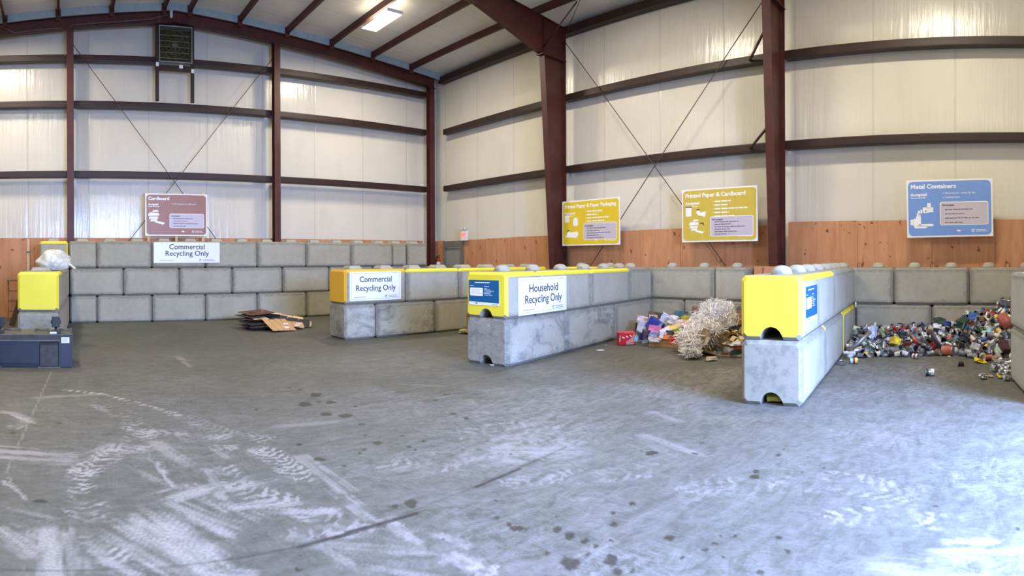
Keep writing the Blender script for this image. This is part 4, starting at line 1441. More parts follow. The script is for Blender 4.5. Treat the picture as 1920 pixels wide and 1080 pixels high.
M_YFIELD = plain('mustard_print', lin(226, 196, 40), .4, 0, .03)
M_OFIELD = plain('olive_yellow_print', lin(208, 184, 76), .4, 0, .03)
info_sign('bright yellow paper packaging sign beside the first tapered column', side_sign(12.16, 10.08, 2.67), M_YFIELD, 2.02, 1.24, 'Printed Paper & Paper Packaging', 1.80,
          [(None, .42), (None, .26), (None, .62), (None, .46)], (.60, .40, 5), pics_paper, acc_w=.36)
info_sign('dull olive-yellow paper and cardboard sign near the second tapered column', side_sign(12.16, 6.22, 2.70), M_OFIELD, 1.98, 1.26, 'Printed Paper & Cardboard', 1.58,
          [(None, .30), (None, .24), (None, .70), (None, .26), (None, .40)], (.64, .42, 6), pics_card, acc_w=.36)
info_sign('blue metal containers sign hanging over the can heap', side_sign(12.16, .965, 2.71), plain('blue_print', lin(118, 156, 226), .4, 0, .03), 1.80, 1.20, 'Metal Containers', .95,
          [('Aluminum, steel & tin', .66), ('containers', .32)], (.50, .48, 4), pics_cans, tilt=R(0.8), acc_w=.36)


def bay_sign(label, M, w, h, l1, l2, w1, w2, y1, y2, size, frame=True):
    t = thing('bay_sign', label, 'sign', M=M, group='white bay signs')
    mb = MB()
    mb.box((0, 0, -.006), (w, h, .012), bev=.0015)
    mb.build('board', M_WHITE, t)
    text_obj('lettering', l1, size, M_BLACK, t, (0, y1, .0012), width=w1, bold=.0015)
    text_obj('lettering', l2, size, M_BLACK, t, (0, y2, .0012), width=w2, bold=.0015)
    if frame:
        mb = MB()
        b, th = .035, .004
        for c, s in (((0, h / 2 - b, .0006), (w - 2 * b, th, .0012)), ((0, -h / 2 + b, .0006), (w - 2 * b, th, .0012)), ((-w / 2 + b, 0, .0006), (th, h - 2 * b, .0012)), ((w / 2 - b, 0, .0006), (th, h - 2 * b, .0012))):
            mb.box(c, s)
        mb.build('printed_border', M_PGREY, t)
    ring_logo(t, w * .20, -h * .37, .032, M_PGREY, z=.0008)
    lines('logo_print', [(w * .245, w * .41, -h * .345), (w * .245, w * .43, -h * .395)], M_PGREY, t, .016, z=.0008)
    lines('small_print', [(-w * .41, -w * .20, -h * .37)], M_PGREY, t, .014, z=.0008)
    for x in (-w * .38, w * .38):
        mb = MB()
        mb.lathe([(.008, 0), (.008, .004), (.004, .006), (0, .006)], 8, M=Matrix.Translation((x, h / 2 - .03, 0)))
        mb.build('screw', M_PGREY, t)
    return t


bay_sign('white commercial recycling sign hung on top course of the back wall', Matrix.Translation((3.495, 15.84, 1.90)) @ BACK, 1.87, .57, 'Commercial', 'Recycling Only', 1.00, 1.23, .155, -.025, .20, frame=False)
bay_sign('white commercial recycling sign fixed to the amber-ended block', Matrix.Translation((6.45, 10.785, 1.12)) @ BACK, 1.28, .615, 'Commercial', 'Recycling Only', .80, .99, .14, -.045, .17)


def on_wall(P, ang, s, z, off):
    d = Vector((math.cos(ang), math.sin(ang), 0))
    n = Vector((math.sin(ang), -math.cos(ang), 0))
    p = Vector((P[0], P[1], 0)) + d * s + n * off
    p.z = z
    return Matrix.Translation(p) @ Matrix.Rotation(ang, 4, 'Z') @ BACK


bay_sign('white household recycling sign fixed to the household divider', on_wall((6.24, 6.55), angD, 1.02, 1.075, .014), 1.44, .60, 'Household', 'Recycling Only', .86, 1.10, .12, -.06, .19)


def notice(label, M, w, h):
    t = thing('notice_board', label, 'notice', M=M, group=None)
    mb = MB()
    mb.box((0, 0, -.002), (w, h, .004))
    mb.build('board', M_WHITE, t)
    plate('blue_field', [(-w / 2, -h * .36), (w / 2, -h * .40), (w / 2, h / 2), (-w / 2, h / 2)], 0, .0012, plain('deep_blue_print', lin(8, 92, 138), .35, 0, .03), t)
    lines('title_print', [(-w * .3, w * .2, h * .40)], M_PWHITE, t, h * .045, z=.002)
    lines('column_print', [(-w * .45, -w * .33, h * .27), (w * .02, w * .18, h * .25)], M_PWHITE, t, h * .025, z=.002)
    plate('white_panel', rrect(-w * .46, -h * .13, -w * .03, h * .19, w * .02, 2), .0012, .002, M_PWHITE, t)
    lines('panel_print', [(-w * .42, -w * .1, h * .12), (-w * .42, -w * .12, h * .05), (-w * .42, -w * .08, -h * .03)], plain('printed_pale_red', lin(220, 180, 176), .5, 0, .02), t, h * .03, z=.0026)
    lines('list_print', [(w * .02, w * q, h * y) for q, y in ((.12, .17), (.22, .12), (.34, .07), (.24, .02), (.22, -.03), (.28, -.09))], M_PWHITE, t, h * .022, z=.002)
    lines('foot_print', [(w * .26, w * .46, -h * .46)], M_PGREY, t, h * .02, z=.002)
    mb = MB()
    mb.prism([(-w * .3, -h * .42), (-w * .22, -h * .40), (-w * .2, -h * .42), (-w * .25, -h * .45)], .0012, .002, 'z')
    mb.build('logo', M_PDARK, t)
    return t


dv = Vector((math.cos(angD), math.sin(angD)))
nD = Vector((-dv.y, dv.x))
c = Vector((6.24, 6.55)) + nD * .45 - dv * .006
notice('small dark blue notice on the yellow end of household divider', Matrix.Translation((c.x, c.y, 1.145)) @ Matrix.Rotation(angD - PI / 2, 4, 'Z') @ BACK, .62, .40)
notice('small bright blue notice on the side of the big yellow-ended block', on_wall((6.24, 1.97), angE, .56, 1.13, .008), .76, .42)
# ------------------------------------------------------------------ loader bucket at the picture's edge
M_NAVY = plain('dull_navy_paint', lin(44, 47, 56), .45, .2, .12, 4)
M_NAVYD = plain('dark_navy_paint', lin(24, 28, 40), .5, .2, .1)
M_RUST = plain('scuffed_navy_paint', lin(62, 58, 56), .6, .2, .35, 9)
M_DIRTY = plain('dirty_steel_edge', lin(96, 94, 84), .6, .3, .25, 9)
M_BLK = plain('black_plastic', lin(28, 28, 30), .5)
bk = thing('loader_bucket', 'dark blue steel loader bucket resting on floor in front of yellow-ended block', 'loader bucket', (-.8, 9.18, 0))
# local: x -1.0 .. 1.0, y 0 (our side) .. 0.78
mb = MB()
mb.box((-.1, .05, .23), (1.8, .02, .38))
mb.build('back_plate', M_NAVY, bk)
mb = MB()
mb.prism([(0, .0), (.02, .52), (.74, .53), (.86, .04), (.86, 0)], .982, 1.0, 'x')
mb.prism([(0, .0), (.02, .52), (.74, .53), (.86, .04), (.86, 0)], -1.0, -.982, 'x')
mb.build('end_plate', M_NAVY, bk)
mb = MB()
mb.box((.89, .005, .265), (.22, .012, .49))
mb.build('corner_panel', M_NAVY, bk)
st = MB()
st.box((.885, -.003, .435), (.125, .002, .09))
lb = st.build('paper_sticker', plain('paper_white', lin(232, 230, 224), .7), bk)
mb = MB()
for k, w in enumerate((.10, .09, .08, .10)):
    mb.box((.885 - (.1 - w) / 2, -.0045, .465 - k * .02), (w, .001, .006))
mb.build('sticker_print', M_PGREY, lb)
mb = MB()
mb.box((-.1, .02, .475), (1.8, .07, .085), bev=.006)
mb.build('top_rail', M_RUST, bk)
mb = MB()
mb.box((-.1, -.004, .43), (1.8, .05, .018))
mb.box((0, .03, .522), (2.0, .07, .012))
mb.build('rail_edge', M_DIRTY, bk)
mb = MB()
mb.box((0, .40, .515), (1.96, .70, .012))
mb.build('top_plate', M_DIRTY, bk)
mb = MB()
mb.prism([(.03, .0), (.05, .09), (.8, .05), (.86, 0)], -.98, .98, 'x')
mb.box((-.0, .02, .035), (1.96, .02, .06))
mb.build('floor_plate', M_NAVYD, bk)
for x in (.63, -.30):
    mb = MB()
    mb.prism([(-.012, .03), (-.012, .36), (.045, .42), (.045, .03)], x - .14, x + .14, 'x')
    g = mb.build('gusset', M_RUST, bk)
    mb = MB()
    mb.box((x, .0, .012), (.36, .12, .02), bev=.006)
    mb.build('skid_foot', M_DIRTY, bk)
for x in (.735, -.17):
    mb = MB()
    mb.box((x, .30, .69), (.13, .10, .17), bev=.012)
    mb.box((x, .30, .69), (.165, .05, .055), bev=.008)
    mb.tube([(x, .28, .52), (x, .30, .62)], .022, 8)
    lv = mb.build('locking_lever', M_BLK, bk)
    mb = MB()
    mb.box((x - .04, .04, .545), (.11, .05, .035), bev=.008)
    mb.build('latch', plain('bare_galvanised', lin(206, 206, 202), .35, .6), lv)
    mb = MB()
    mb.box((x, .1, .55), (.16, .09, .05), bev=.01)
    mb.build('pivot_block', M_BLK, lv)
for x0, x1 in ((.40, .62), (-.12, .16), (.78, .98)):
    mb = MB()
    mb.tube([(x0, .36, .56), (x1, .36, .56)], .018, 8)
    for xx in (x0, x1):
        mb.box((xx, .36, .545), (.02, .06, .07), bev=.004)
    mb.build('hinge_pin', M_DIRTY, bk)

# ------------------------------------------------------------------ plastic bag on the block wall
M_BAG, nt, b = newmat('clear_bag_of_white_scrap')
v = coords(nt)
c = ramp(nt, [(.35, lin(168, 168, 160)), (.48, lin(214, 212, 198)), (.7, lin(238, 236, 224))], noise_tex(nt, v, 5.5, 5, .7)).outputs[0]
nt.links.new(c, b.inputs['Base Color'])
b.inputs['Roughness'].default_value = .22
b.inputs['Coat Weight'].default_value = .5
bump(nt, b, noise_tex(nt, v, 14, 5, .7, .6), .6, .03)
bag = thing('plastic_bag', 'full translucent plastic bag lying on top of short block wall behind the bucket', 'plastic bag', (-.12, 12.1, 1.482))
bm = bmesh.new()
bmesh.ops.create_icosphere(bm, subdivisions=5, radius=1)
for q in bm.verts:
    p = q.co.copy()
    n = noise.noise(p * 1.6 + Vector((3, 1, 7))) * .16 + noise.noise(p * 4.2) * .05 + noise.noise(p * 11) * .02
    s = 1 + n
    x = p.x * s * .36
    y = p.y * s * .27
    z = p.z * s * .25
    if p.x < -.55:
        z *= 1 - .55 * (-.55 - p.x) / .45
    z = max(z, -.18 + .01 * noise.noise(p * 5))
    q.co = Vector((x, y, z + .183))
    for f in q.link_faces:
        f.smooth = True
me = bpy.data.meshes.new('bag_body')
bm.to_mesh(me)
bm.free()
me.materials.append(M_BAG)
link('bag_body', me, bag)
mb = MB()
mb.tube([(.29, -.12, .12), (.35, -.16, .11), (.40, -.18, .06), (.44, -.18, .035)], [.05, .02, .022, .03], 8)
mb.build('knotted_neck', M_BAG, bag)

# ------------------------------------------------------------------ stepladder and dark plank by the plywood
M_LAD = plain('weathered_ladder_wood', lin(112, 92, 74), .7, 0, .2)
ld = thing('stepladder', 'old wooden stepladder standing against plywood behind the yellow-ended block', 'stepladder', (-1.22, 16.55, 0), R(8))
for sx in (-.24, .24):
    mb = MB()
    mb.prism([(-.30, 0), (-.24, 0), (.08, 1.12), (.02, 1.12)], sx - .015, sx + .015, 'x')
    mb.build('rail', M_LAD, ld)
    mb = MB()
    mb.prism([(.46, 0), (.51, 0), (.12, 1.10), (.07, 1.10)], sx * .9 - .012, sx * .9 + .012, 'x')
    mb.build('rear_leg', M_LAD, ld)
for k in range(1, 4):
    z = k * .28
    mb = MB()
    mb.box((0, -.25 + z * .286, z), (.47, .12, .025))
    mb.build('tread', M_LAD, ld)
mb = MB()
mb.box((0, .06, 1.135), (.54, .2, .03), bev=.004)
mb.build('top_tread', M_LAD, ld)
mb = MB()
mb.box((0, 0, 0), (.14, .03, .80), bev=.003)
pm = Matrix.Translation((-1.12, 15.1, .385)) @ Matrix.Rotation(R(17), 4, 'Y') @ Matrix.Rotation(R(-10), 4, 'X')
tag(mb.build('plank', plain('dark_stained_plank', lin(66, 48, 38), .7, 0, .2), M=pm), 'dark brown plank leaning beside the stepladder behind yellow-ended block', 'plank')

# ------------------------------------------------------------------ cardboard heap in the back bay
M_KRAFT = plain('kraft_cardboard', lin(190, 150, 104), .8, 0, .1, 3)
M_KRAFTD = plain('shaded_brown_cardboard', lin(96, 66, 48), .85, 0, .15, 3)  # brown cardboard with the shadow in the heap put into its colour
M_KRAFTB = plain('black_printed_cardboard', lin(40, 38, 42), .7, 0, .15, 3)
M_KRAFTP = plain('pale_cardboard', lin(212, 180, 136), .8, 0, .1, 3)
M_TAPE = plain('white_paper_label', lin(232, 230, 226), .5, 0, .02)


def carton_sheet(w, d, rng, notch=True):
    """outline of a flattened carton with slotted flaps"""
    f = min(.12, d * .25)
    pts = [(-w / 2, -d / 2 + f)]
    n = 4
    for k in range(n):
        x0, x1 = -w / 2 + w * k / n + .006, -w / 2 + w * (k + 1) / n - .006
        j = rng.uniform(-.02, .02)
        pts += [(x0, -d / 2 + f), (x0 + .004, -d / 2 + j), (x1 - .004, -d / 2 + j), (x1, -d / 2 + f)]
    pts += [(w / 2, -d / 2 + f), (w / 2, d / 2 - f)]
    for k in range(n - 1, -1, -1):
        x0, x1 = -w / 2 + w * k / n + .006, -w / 2 + w * (k + 1) / n - .006
        j = rng.uniform(-.02, .02)
        pts += [(x1, d / 2 - f), (x1 - .004, d / 2 + j), (x0 + .004, d / 2 + j), (x0, d / 2 - f)]
    pts += [(-w / 2, d / 2 - f)]
    out = []
    for p in pts:
        if not out or (abs(out[-1][0] - p[0]) + abs(out[-1][1] - p[1])) > 1e-5:
            out.append(p)
    return out


rng = random.Random(5)
PILE = (5.05, 13.75)
cards = []
# x, y, z, w, d, rotz, tilt x, tilt y, material, label
SH = [
    (0.15, -.95, .13, .95, .62, 12, 24, 3, M_KRAFT, 'large tan cardboard sheet tilted toward us at front of the heap', True),
    (0.75, -.62, .12, .80, .50, -14, 15, 6, M_KRAFT, 'crumpled tan cardboard with white labels beside the large tan sheet', True),
    (0.62, -.10, .27, 1.5, .26, -22, 20, 10, M_KRAFTP, 'long pale tan carton strip sloping down across the cardboard heap', False),
    (0.70, -.38, .19, 1.55, .30, -20, 30, 9, M_KRAFTB, 'long black carton strip under the pale tan one', False),
    (-.35, -.35, .27, .62, .4, 8, 8, 2, M_KRAFTP, 'small pale cardboard piece sticking out at the dark end of heap', False),
    (-.25, .10, .37, 1.0, .7, 14, 4, -3, M_KRAFTD, 'shaded brown sheet topmost on the cardboard heap', False),
    (0.10, .25, .33, 1.1, .7, -18, -3, 5, M_KRAFTD, 'shaded brown sheet just under the topmost one', False),
    (-.40, -.05, .31, 1.0, .7, 25, 3, -2, M_KRAFTB, 'black printed carton near the top of cardboard heap', False),
    (-.15, -.15, .24, 1.2, .7, -6, 5, 3, M_KRAFTD, 'shaded brown sheet in the middle of cardboard heap', False),
    (-.40, -.35, .17, 1.0, .7, 16, 6, -2, M_KRAFTB, 'black carton low in the cardboard heap, dark end', False),
    (-.25, -.55, .11, 1.0, .6, -9, 5, -3, M_KRAFTD, 'shaded brown sheet low at the front of cardboard heap', False),
    (-.20, -.1, .06, 1.25, .9, 5, 1, 1, M_KRAFTD, 'shaded brown sheet near the bottom of cardboard heap', False),
    (0.0, -.1, .02, 1.3, 1.0, -12, 0, 0, M_KRAFTB, 'bottom black sheet lying flat on floor under cardboard heap', False),
    (1.15, .35, .16, .95, .22, -4, 4, 6, M_KRAFT, 'thin tan flap poking out toward the amber-ended divider', False),
    (1.20, .22, .10, .8, .2, -7, 4, 5, M_KRAFTD, 'thin shaded flap poking out under the tan flap', False),
    (1.30, -.45, .09, .5, .3, -25, 18, 8, M_KRAFTP, 'small pale tan piece at the sloping end of cardboard heap', False),
    (0.55, .2, .10, 1.1, .7, 10, 2, 6, M_KRAFTD, 'shaded brown sheet behind the long pale strip', False),
]
for (x, y, z, w, d, rz, tx_, ty_, m, lab, lbl) in SH:
    x, y, w, d = x * .72 - .06, y * .8, w * .72, d * .9
    M = Matrix.Translation((PILE[0] + x, PILE[1] + y, z + .012)) @ Matrix.Rotation(R(rz), 4, 'Z') @ Matrix.Rotation(R(ty_), 4, 'Y') @ Matrix.Rotation(R(tx_), 4, 'X')
    t = thing('cardboard_sheet', lab, 'cardboard', M=M, group=None)
    mb = MB()
    mb.prism(carton_sheet(w, d, rng), -.004, .004, 'z')
    bm = mb.bm
    o = mb.build('sheet', m, t)
    if lbl:
        mb = MB()
        mb.box((w * .2, -d * .22, .006), (.12, .07, .003))
        mb.box((w * .3, d * .08, .006), (.14, .05, .003))
        mb.build('paper_label', M_TAPE, t)
    mb = MB()
    for q in (-.25, 0, .25):
        mb.box((w * q, 0, .0046), (.008, d * .5, .0012))
    mb.build('crease', M_KRAFTD, t)
# ------------------------------------------------------------------ cans
M_TIN = plain('bare_tin', lin(176, 178, 182), .32, .8, .12, 8)
M_TIND = plain('dull_tin', lin(150, 152, 152), .4, .7, .15, 8)
M_INS = plain('dark_tin_inside', lin(44, 42, 40), .5, .4, .2)
CANCOL = {
    'silver': plain('can_silver', lin(168, 170, 176), .32, .8, .12, 12),
    'white': plain('can_white', lin(206, 204, 200), .4, 0, .10, 16),
    'black': plain('can_black', lin(44, 42, 46), .4, 0, .25, 16),
    'red': plain('can_red', lin(150, 46, 42), .4, 0, .20, 16),
    'dark green': plain('can_green', lin(42, 74, 50), .4, 0, .25, 16),
    'blue': plain('can_blue', lin(58, 92, 150), .4, 0, .20, 16),
    'orange': plain('can_orange', lin(176, 92, 66), .4, 0, .25, 16),
    'yellow': plain('can_yellow', lin(226, 196, 70), .4, 0, .15, 16),
    'brown': plain('can_brown', lin(112, 80, 58), .45, 0, .25, 16),
    'pale green': plain('can_pale_green', lin(150, 200, 168), .4, 0, .12, 16),
    'cream': plain('can_cream', lin(222, 212, 178), .45, 0, .12, 16),
    'pale blue': plain('can_pale_blue', lin(146, 196, 220), .4, 0, .12, 16),
}
_cans = {}


def can_mesh(shape, col, opened, crush=0):
    key = (shape, col, opened, crush)
    if key in _cans:
        return _cans[key]
    r, h = {'tin': (.038, .11), 'drink can': (.033, .122), 'flat tin': (.043, .045), 'large tin': (.052, .125), 'big can': (.085, .19), 'spray can': (.03, .2)}[shape]
    mb = MB()
    n = 16
    if shape == 'drink can':
        prof = [(0, .012), (.020, .004), (.024, 0), (.031, .012), (r, .02), (r, h - .016), (.027, h - .002), (.026, h), (.024, h - .006), (0, h - .006)]
        mats = [0, 0, 0, 1, 1, 1, 0, 0, 0]
    elif shape == 'spray can':
        prof = [(0, .006), (r * .9, 0), (r, .006), (r, h * .74), (r * .92, h * .78), (r * .8, h * .80), (r * .8, h * .97), (r * .7, h), (0, h)]
        mats = [0, 0, 1, 1, 0, 2, 2, 2]
    else:
        e = .0035
        prof = [(0, .004), (r - .004, .004), (r - .002, 0), (r + .0012, .001), (r + .0012, .005), (r, .008)]
        mats = [0, 0, 0, 0, 0]
        if col == 'silver':
            k = 4
            for i in range(k):
                z0 = h * (.25 + .5 * i / k)
                z1 = h * (.25 + .5 * (i + .5) / k)
                prof += [(r, z0), (r - .0016, z1)]
                mats += [1, 1]
            prof += [(r, h * .78)]
            mats += [1]
        prof += [(r, h - .008), (r + .0012, h - .005), (r + .0012, h), (r - .002, h)]
        mats += [1, 0, 0, 0]
        if opened:
            prof += [(r - .003, h - .004), (r - .003, .008), (0, .008)]
            mats += [0, 2, 2]
        else:
            prof += [(r - .004, h - .005), (r * .6, h - .005), (r * .55, h - .004), (0, h - .004)]
            mats += [0, 0, 0, 0]
    mb.lathe(prof, n, mats=mats)
    rr = random.Random(hash(shape) % 97 + crush * 13)
    if crush:
        rr = random.Random(len(shape) * 7 + crush)
        a = rr.uniform(0, 6)
        for q in mb.bm.verts:
            s = 1 - .35 * math.exp(-((q.co.z - h * .5) / (h * .28)) ** 2) * max(0, math.cos(math.atan2(q.co.y, q.co.x) - a))
            q.co.x *= s
            q.co.y *= s
    for q in mb.bm.verts:
        q.co.z -= h / 2
    o = mb.build('can', [M_TIN, CANCOL[col], M_INS if shape != 'spray can' else CANCOL[col]])
    me = o.data
    me.name = f'{col}_{shape}'.replace(' ', '_')
    bpy.data.objects.remove(o)
    _cans[key] = (me, r, h)
    return _cans[key]


def interp(x, pts):
    pts = sorted(pts)
    if x <= pts[0][0]:
        return pts[0][1]
    for (a, u), (b_, w) in zip(pts, pts[1:]):
        if x <= b_:
            return u + (w - u) * (x - a) / (b_ - a)
    return pts[-1][1]


# front edge of the heap on the floor (y -> x) and its height along the block wall
FRONT = [(-1.0, 8.3), (-.45, 8.6), (-.15, 9.3), (.1, 9.75), (.4, 10.0), (.9, 9.95), (1.35, 9.8), (1.8, 9.75), (2.1, 9.6), (2.5, 9.1)]
BACKH = [(-1.0, .95), (-.55, .92), (-.3, .74), (.1, .55), (.6, .42), (1.2, .36), (1.8, .30), (2.6, .22)]


def heap_h(x, y):
    xf = interp(y, FRONT)
    s = (x - xf) / (11.55 - xf)
    if s <= 0:
        return 0.0
    return interp(y, BACKH) * min(1, s) ** .85 + .05 * (noise.noise(Vector((x * 2.2, y * 2.2, 4))))


rng = random.Random(11)
shapes = ['tin'] * 46 + ['drink can'] * 22 + ['flat tin'] * 8 + ['large tin'] * 17 + ['spray can'] * 4
cols = ['silver'] * 48 + ['white'] * 11 + ['black'] * 16 + ['red'] * 7 + ['dark green'] * 5 + ['blue'] * 4 + ['orange'] * 3 + ['yellow'] * 2 + ['brown'] * 6 + ['cream'] * 6 + ['pale blue'] * 2 + ['pale green'] * 2
ADJ = {'tin': 'food tin', 'drink can': 'drink can', 'flat tin': 'shallow tin', 'large tin': 'wide tin', 'spray can': 'spray can'}
WHERE = [(0, 'low along the front of the can heap'), (.34, 'halfway up the can heap'), (.68, 'high on the can heap by the block wall')]


def rand_rot(flat):
    if flat:
        return Matrix.Rotation(rng.uniform(0, 2 * PI), 4, 'Z') @ Matrix.Rotation(PI / 2 + rng.uniform(-.25, .25), 4, 'Y') @ Matrix.Rotation(rng.uniform(0, 6), 4, 'Z')
    q = rng.uniform(0, 2 * PI)
    return Matrix.Rotation(q, 4, 'Z') @ Matrix.Rotation(rng.gauss(1.2, .55), 4, 'Y') @ Matrix.Rotation(rng.uniform(0, 6), 4, 'Z')


RESERVED = [(10.05, .50, .17), (9.95, -.08, .17)]
placed = []
tries = 0
E_face = lambda x: 1.97 + .1097 * (x - 6.24)
while len(placed) < 300 and tries < 60000:
    tries += 1
    y = rng.uniform(-.75, 2.6)
    xf = interp(y, FRONT)
    x = rng.uniform(xf - .04, 11.5)
    if y > E_face(x) - .07 or y < -.048 * x - .12:
        continue
    if any((x - a) ** 2 + (y - b_) ** 2 < c * c for a, b_, c in RESERVED):
        continue
    h = max(0, heap_h(x, y))
    md = .088 if len(placed) < 220 else .072
    if any((x - p[0]) ** 2 + (y - p[1]) ** 2 + (h - p[2]) ** 2 < md * md for p in placed):
        continue
    placed.append((x, y, h))
for x, y, h in placed:
    sh = rng.choice(shapes)
    cl = rng.choice(cols)
    if sh == 'spray can' and cl == 'silver':
        cl = 'white'
    op = rng.random() < .45
    cr = rng.choice([0, 0, 0, 1, 2]) if sh in ('tin', 'drink can') else 0
    me, r, hh = can_mesh(sh, cl, op, cr)
    o = link(f'{"spray_can" if sh == "spray can" else ("drink_can" if sh == "drink can" else "food_tin")}', me)
    low = h < .05
    Mr = rand_rot(low)
    ax = Mr.to_3x3() @ Vector((0, 0, 1))
    ext = abs(ax.z) * hh / 2 + math.sqrt(max(0, 1 - ax.z ** 2)) * r
    z = max(h + ext * .55, ext + .002)
    o.matrix_world = Matrix.Translation((x, y, z)) @ Mr @ Matrix.Scale(1.14, 4)
    xf = interp(y, FRONT)
    s = (x - xf) / (11.55 - xf)
    wh = [w for q, w in WHERE if s >= q or q == 0][-1]
    opn = 'opened ' if op and sh not in ('drink can', 'spray can') else ''
    dn = 'dented ' if cr else ''
    lab = f'{dn}{opn}{cl} {ADJ[sh]} {wh}'
    tag(o, lab, 'can', lab + ' (alike)')
# the body of the heap under them
mb = MB()
r2 = random.Random(3)
bodies = 0
while bodies < 420:
    y = r2.uniform(-.9, 2.6)
    xf = interp(y, FRONT)
    x = r2.uniform(xf + .05, 11.52)
    if y > E_face(x) - .06 or y < -.048 * x - .3:
        continue
    h = heap_h(x, y)
    if h < .07:
        continue
    r, hh = r2.choice([(.038, .11), (.033, .12), (.05, .12)])
    Mr = Matrix.Translation((x, y, max(h - r2.uniform(.02, .09), r))) @ Matrix.Rotation(r2.uniform(0, 6), 4, 'Z') @ Matrix.Rotation(r2.uniform(.6, 1.57), 4, 'Y')
    m = r2.choice([0, 0, 0, 1, 2, 3, 4, 5])
    mb.lathe([(0, -hh / 2), (r, -hh / 2), (r, hh / 2), (0, hh / 2)], 10, M=Mr, mats=[0, m, 0])
    bodies += 1
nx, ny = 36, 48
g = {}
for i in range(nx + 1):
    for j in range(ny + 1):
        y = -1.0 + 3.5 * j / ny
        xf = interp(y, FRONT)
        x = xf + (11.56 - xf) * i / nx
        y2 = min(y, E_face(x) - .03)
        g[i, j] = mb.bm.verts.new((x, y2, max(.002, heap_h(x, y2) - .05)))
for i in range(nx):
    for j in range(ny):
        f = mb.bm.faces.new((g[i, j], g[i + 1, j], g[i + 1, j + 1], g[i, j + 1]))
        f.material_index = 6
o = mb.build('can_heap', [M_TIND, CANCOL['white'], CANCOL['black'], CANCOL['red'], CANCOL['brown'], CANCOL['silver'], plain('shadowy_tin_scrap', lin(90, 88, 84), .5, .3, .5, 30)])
tag(o, 'the packed body of mixed cans and tins under the heap by the block wall', 'can heap', None, 'stuff')


def one_can(sh, cl, op, px, py, r, rot, name, lab, cr=0, scale=1.0, parts=False):
    me, rad, hh = can_mesh(sh, cl, op, cr)
    o = link(name, me)
    p = at(px, py, r)
    o.matrix_world = Matrix.Translation(p) @ rot @ Matrix.Scale(scale, 4)
    return tag(o, lab, 'can')


LY = lambda a: Matrix.Rotation(R(a), 4, 'Z') @ Matrix.Rotation(PI / 2, 4, 'Y')
fz = lambda x, y, r: Matrix.Translation((x, y, r))


def floor_can(sh, cl, op, px, py, a, name, lab, scale=1.0, cr=0):
    me, rad, hh = can_mesh(sh, cl, op, cr)
    x, y = floor_pt(px, py)
    o = link(name, me)
    o.matrix_world = Matrix.Translation((x, y, rad * scale + .002)) @ LY(a + 95) @ Matrix.Scale(scale, 4)
    return tag(o, lab, 'can')


# a red and yellow can rolled away from the heap: three printed bands
def banded_can(px, py, a, cols3, name, lab, scale=1.0):
    x, y = floor_pt(px, py)
    r, h = .042 * scale, .115 * scale
    t = thing(name, lab, 'can', M=Matrix.Translation((x, y, r + .003)) @ LY(a + 95))
    mb = MB()
    mb.lathe([(0, -h / 2 + .004), (r - .003, -h / 2 + .004), (r, -h / 2), (r + .001, -h / 2 + .005), (r, -h / 2 + .008), (r, h / 2 - .008), (r + .001, h / 2 - .004), (r - .003, h / 2), (r - .004, h / 2 - .006), (0, h / 2 - .006)], 20)
    mb.build('tin_body', M_TIN, t)
    z = [-h / 2 + .010, -h * .12, h * .15, h / 2 - .010]
    for k in range(3):
        mb = MB()
        mb.lathe([(r + .0006, z[k]), (r + .0006, z[k + 1])], 20)
        mb.build('label_band', CANCOL[cols3[k]], t)
    return t


banded_can(1600, 683, 15, ['yellow', 'red', 'pale blue'], 'food_tin', 'bright red and yellow tin lying alone on floor before the can heap', 1.1)
banded_can(1742, 706, 12, ['cream', 'silver', 'black'], 'food_tin', 'cream-labelled tin lying alone on the open floor before the can heap', 1.15)
banded_can(1593, 668, 20, ['white', 'red', 'white'], 'food_tin', 'red and white tin at foot of the divider beside the can heap')
banded_can(1716, 674, -30, ['white', 'red', 'white'], 'food_tin', 'red and white tin in middle of the front edge of can heap')
banded_can(1627, 667, 30, ['pale blue', 'pale blue', 'white'], 'food_tin', 'pale blue tin with white end near the divider foot', 1.1)
banded_can(1694, 668, 70, ['pale green', 'pale green', 'white'], 'food_tin', 'mint green tin standing out at front of the can heap', 1.2)
floor_can('big can', 'orange', True, 1777, 668, -20, 'paint_can', 'big rusty orange-red can lying at front of the can heap')
floor_can('big can', 'brown', True, 1838, 672, 150, 'paint_can', 'big open rusty brown can at front of heap near the stub divider')
floor_can('tin', 'black', True, 1800, 688, 200, 'food_tin', 'opened black tin lying on floor just before the can heap')
floor_can('tin', 'silver', True, 1614, 672, 160, 'food_tin', 'silver tin lying at foot of the divider next to red and white one')
# bigger things in the heap


def on_heap(px, py, r):
    return at(px, py, r)


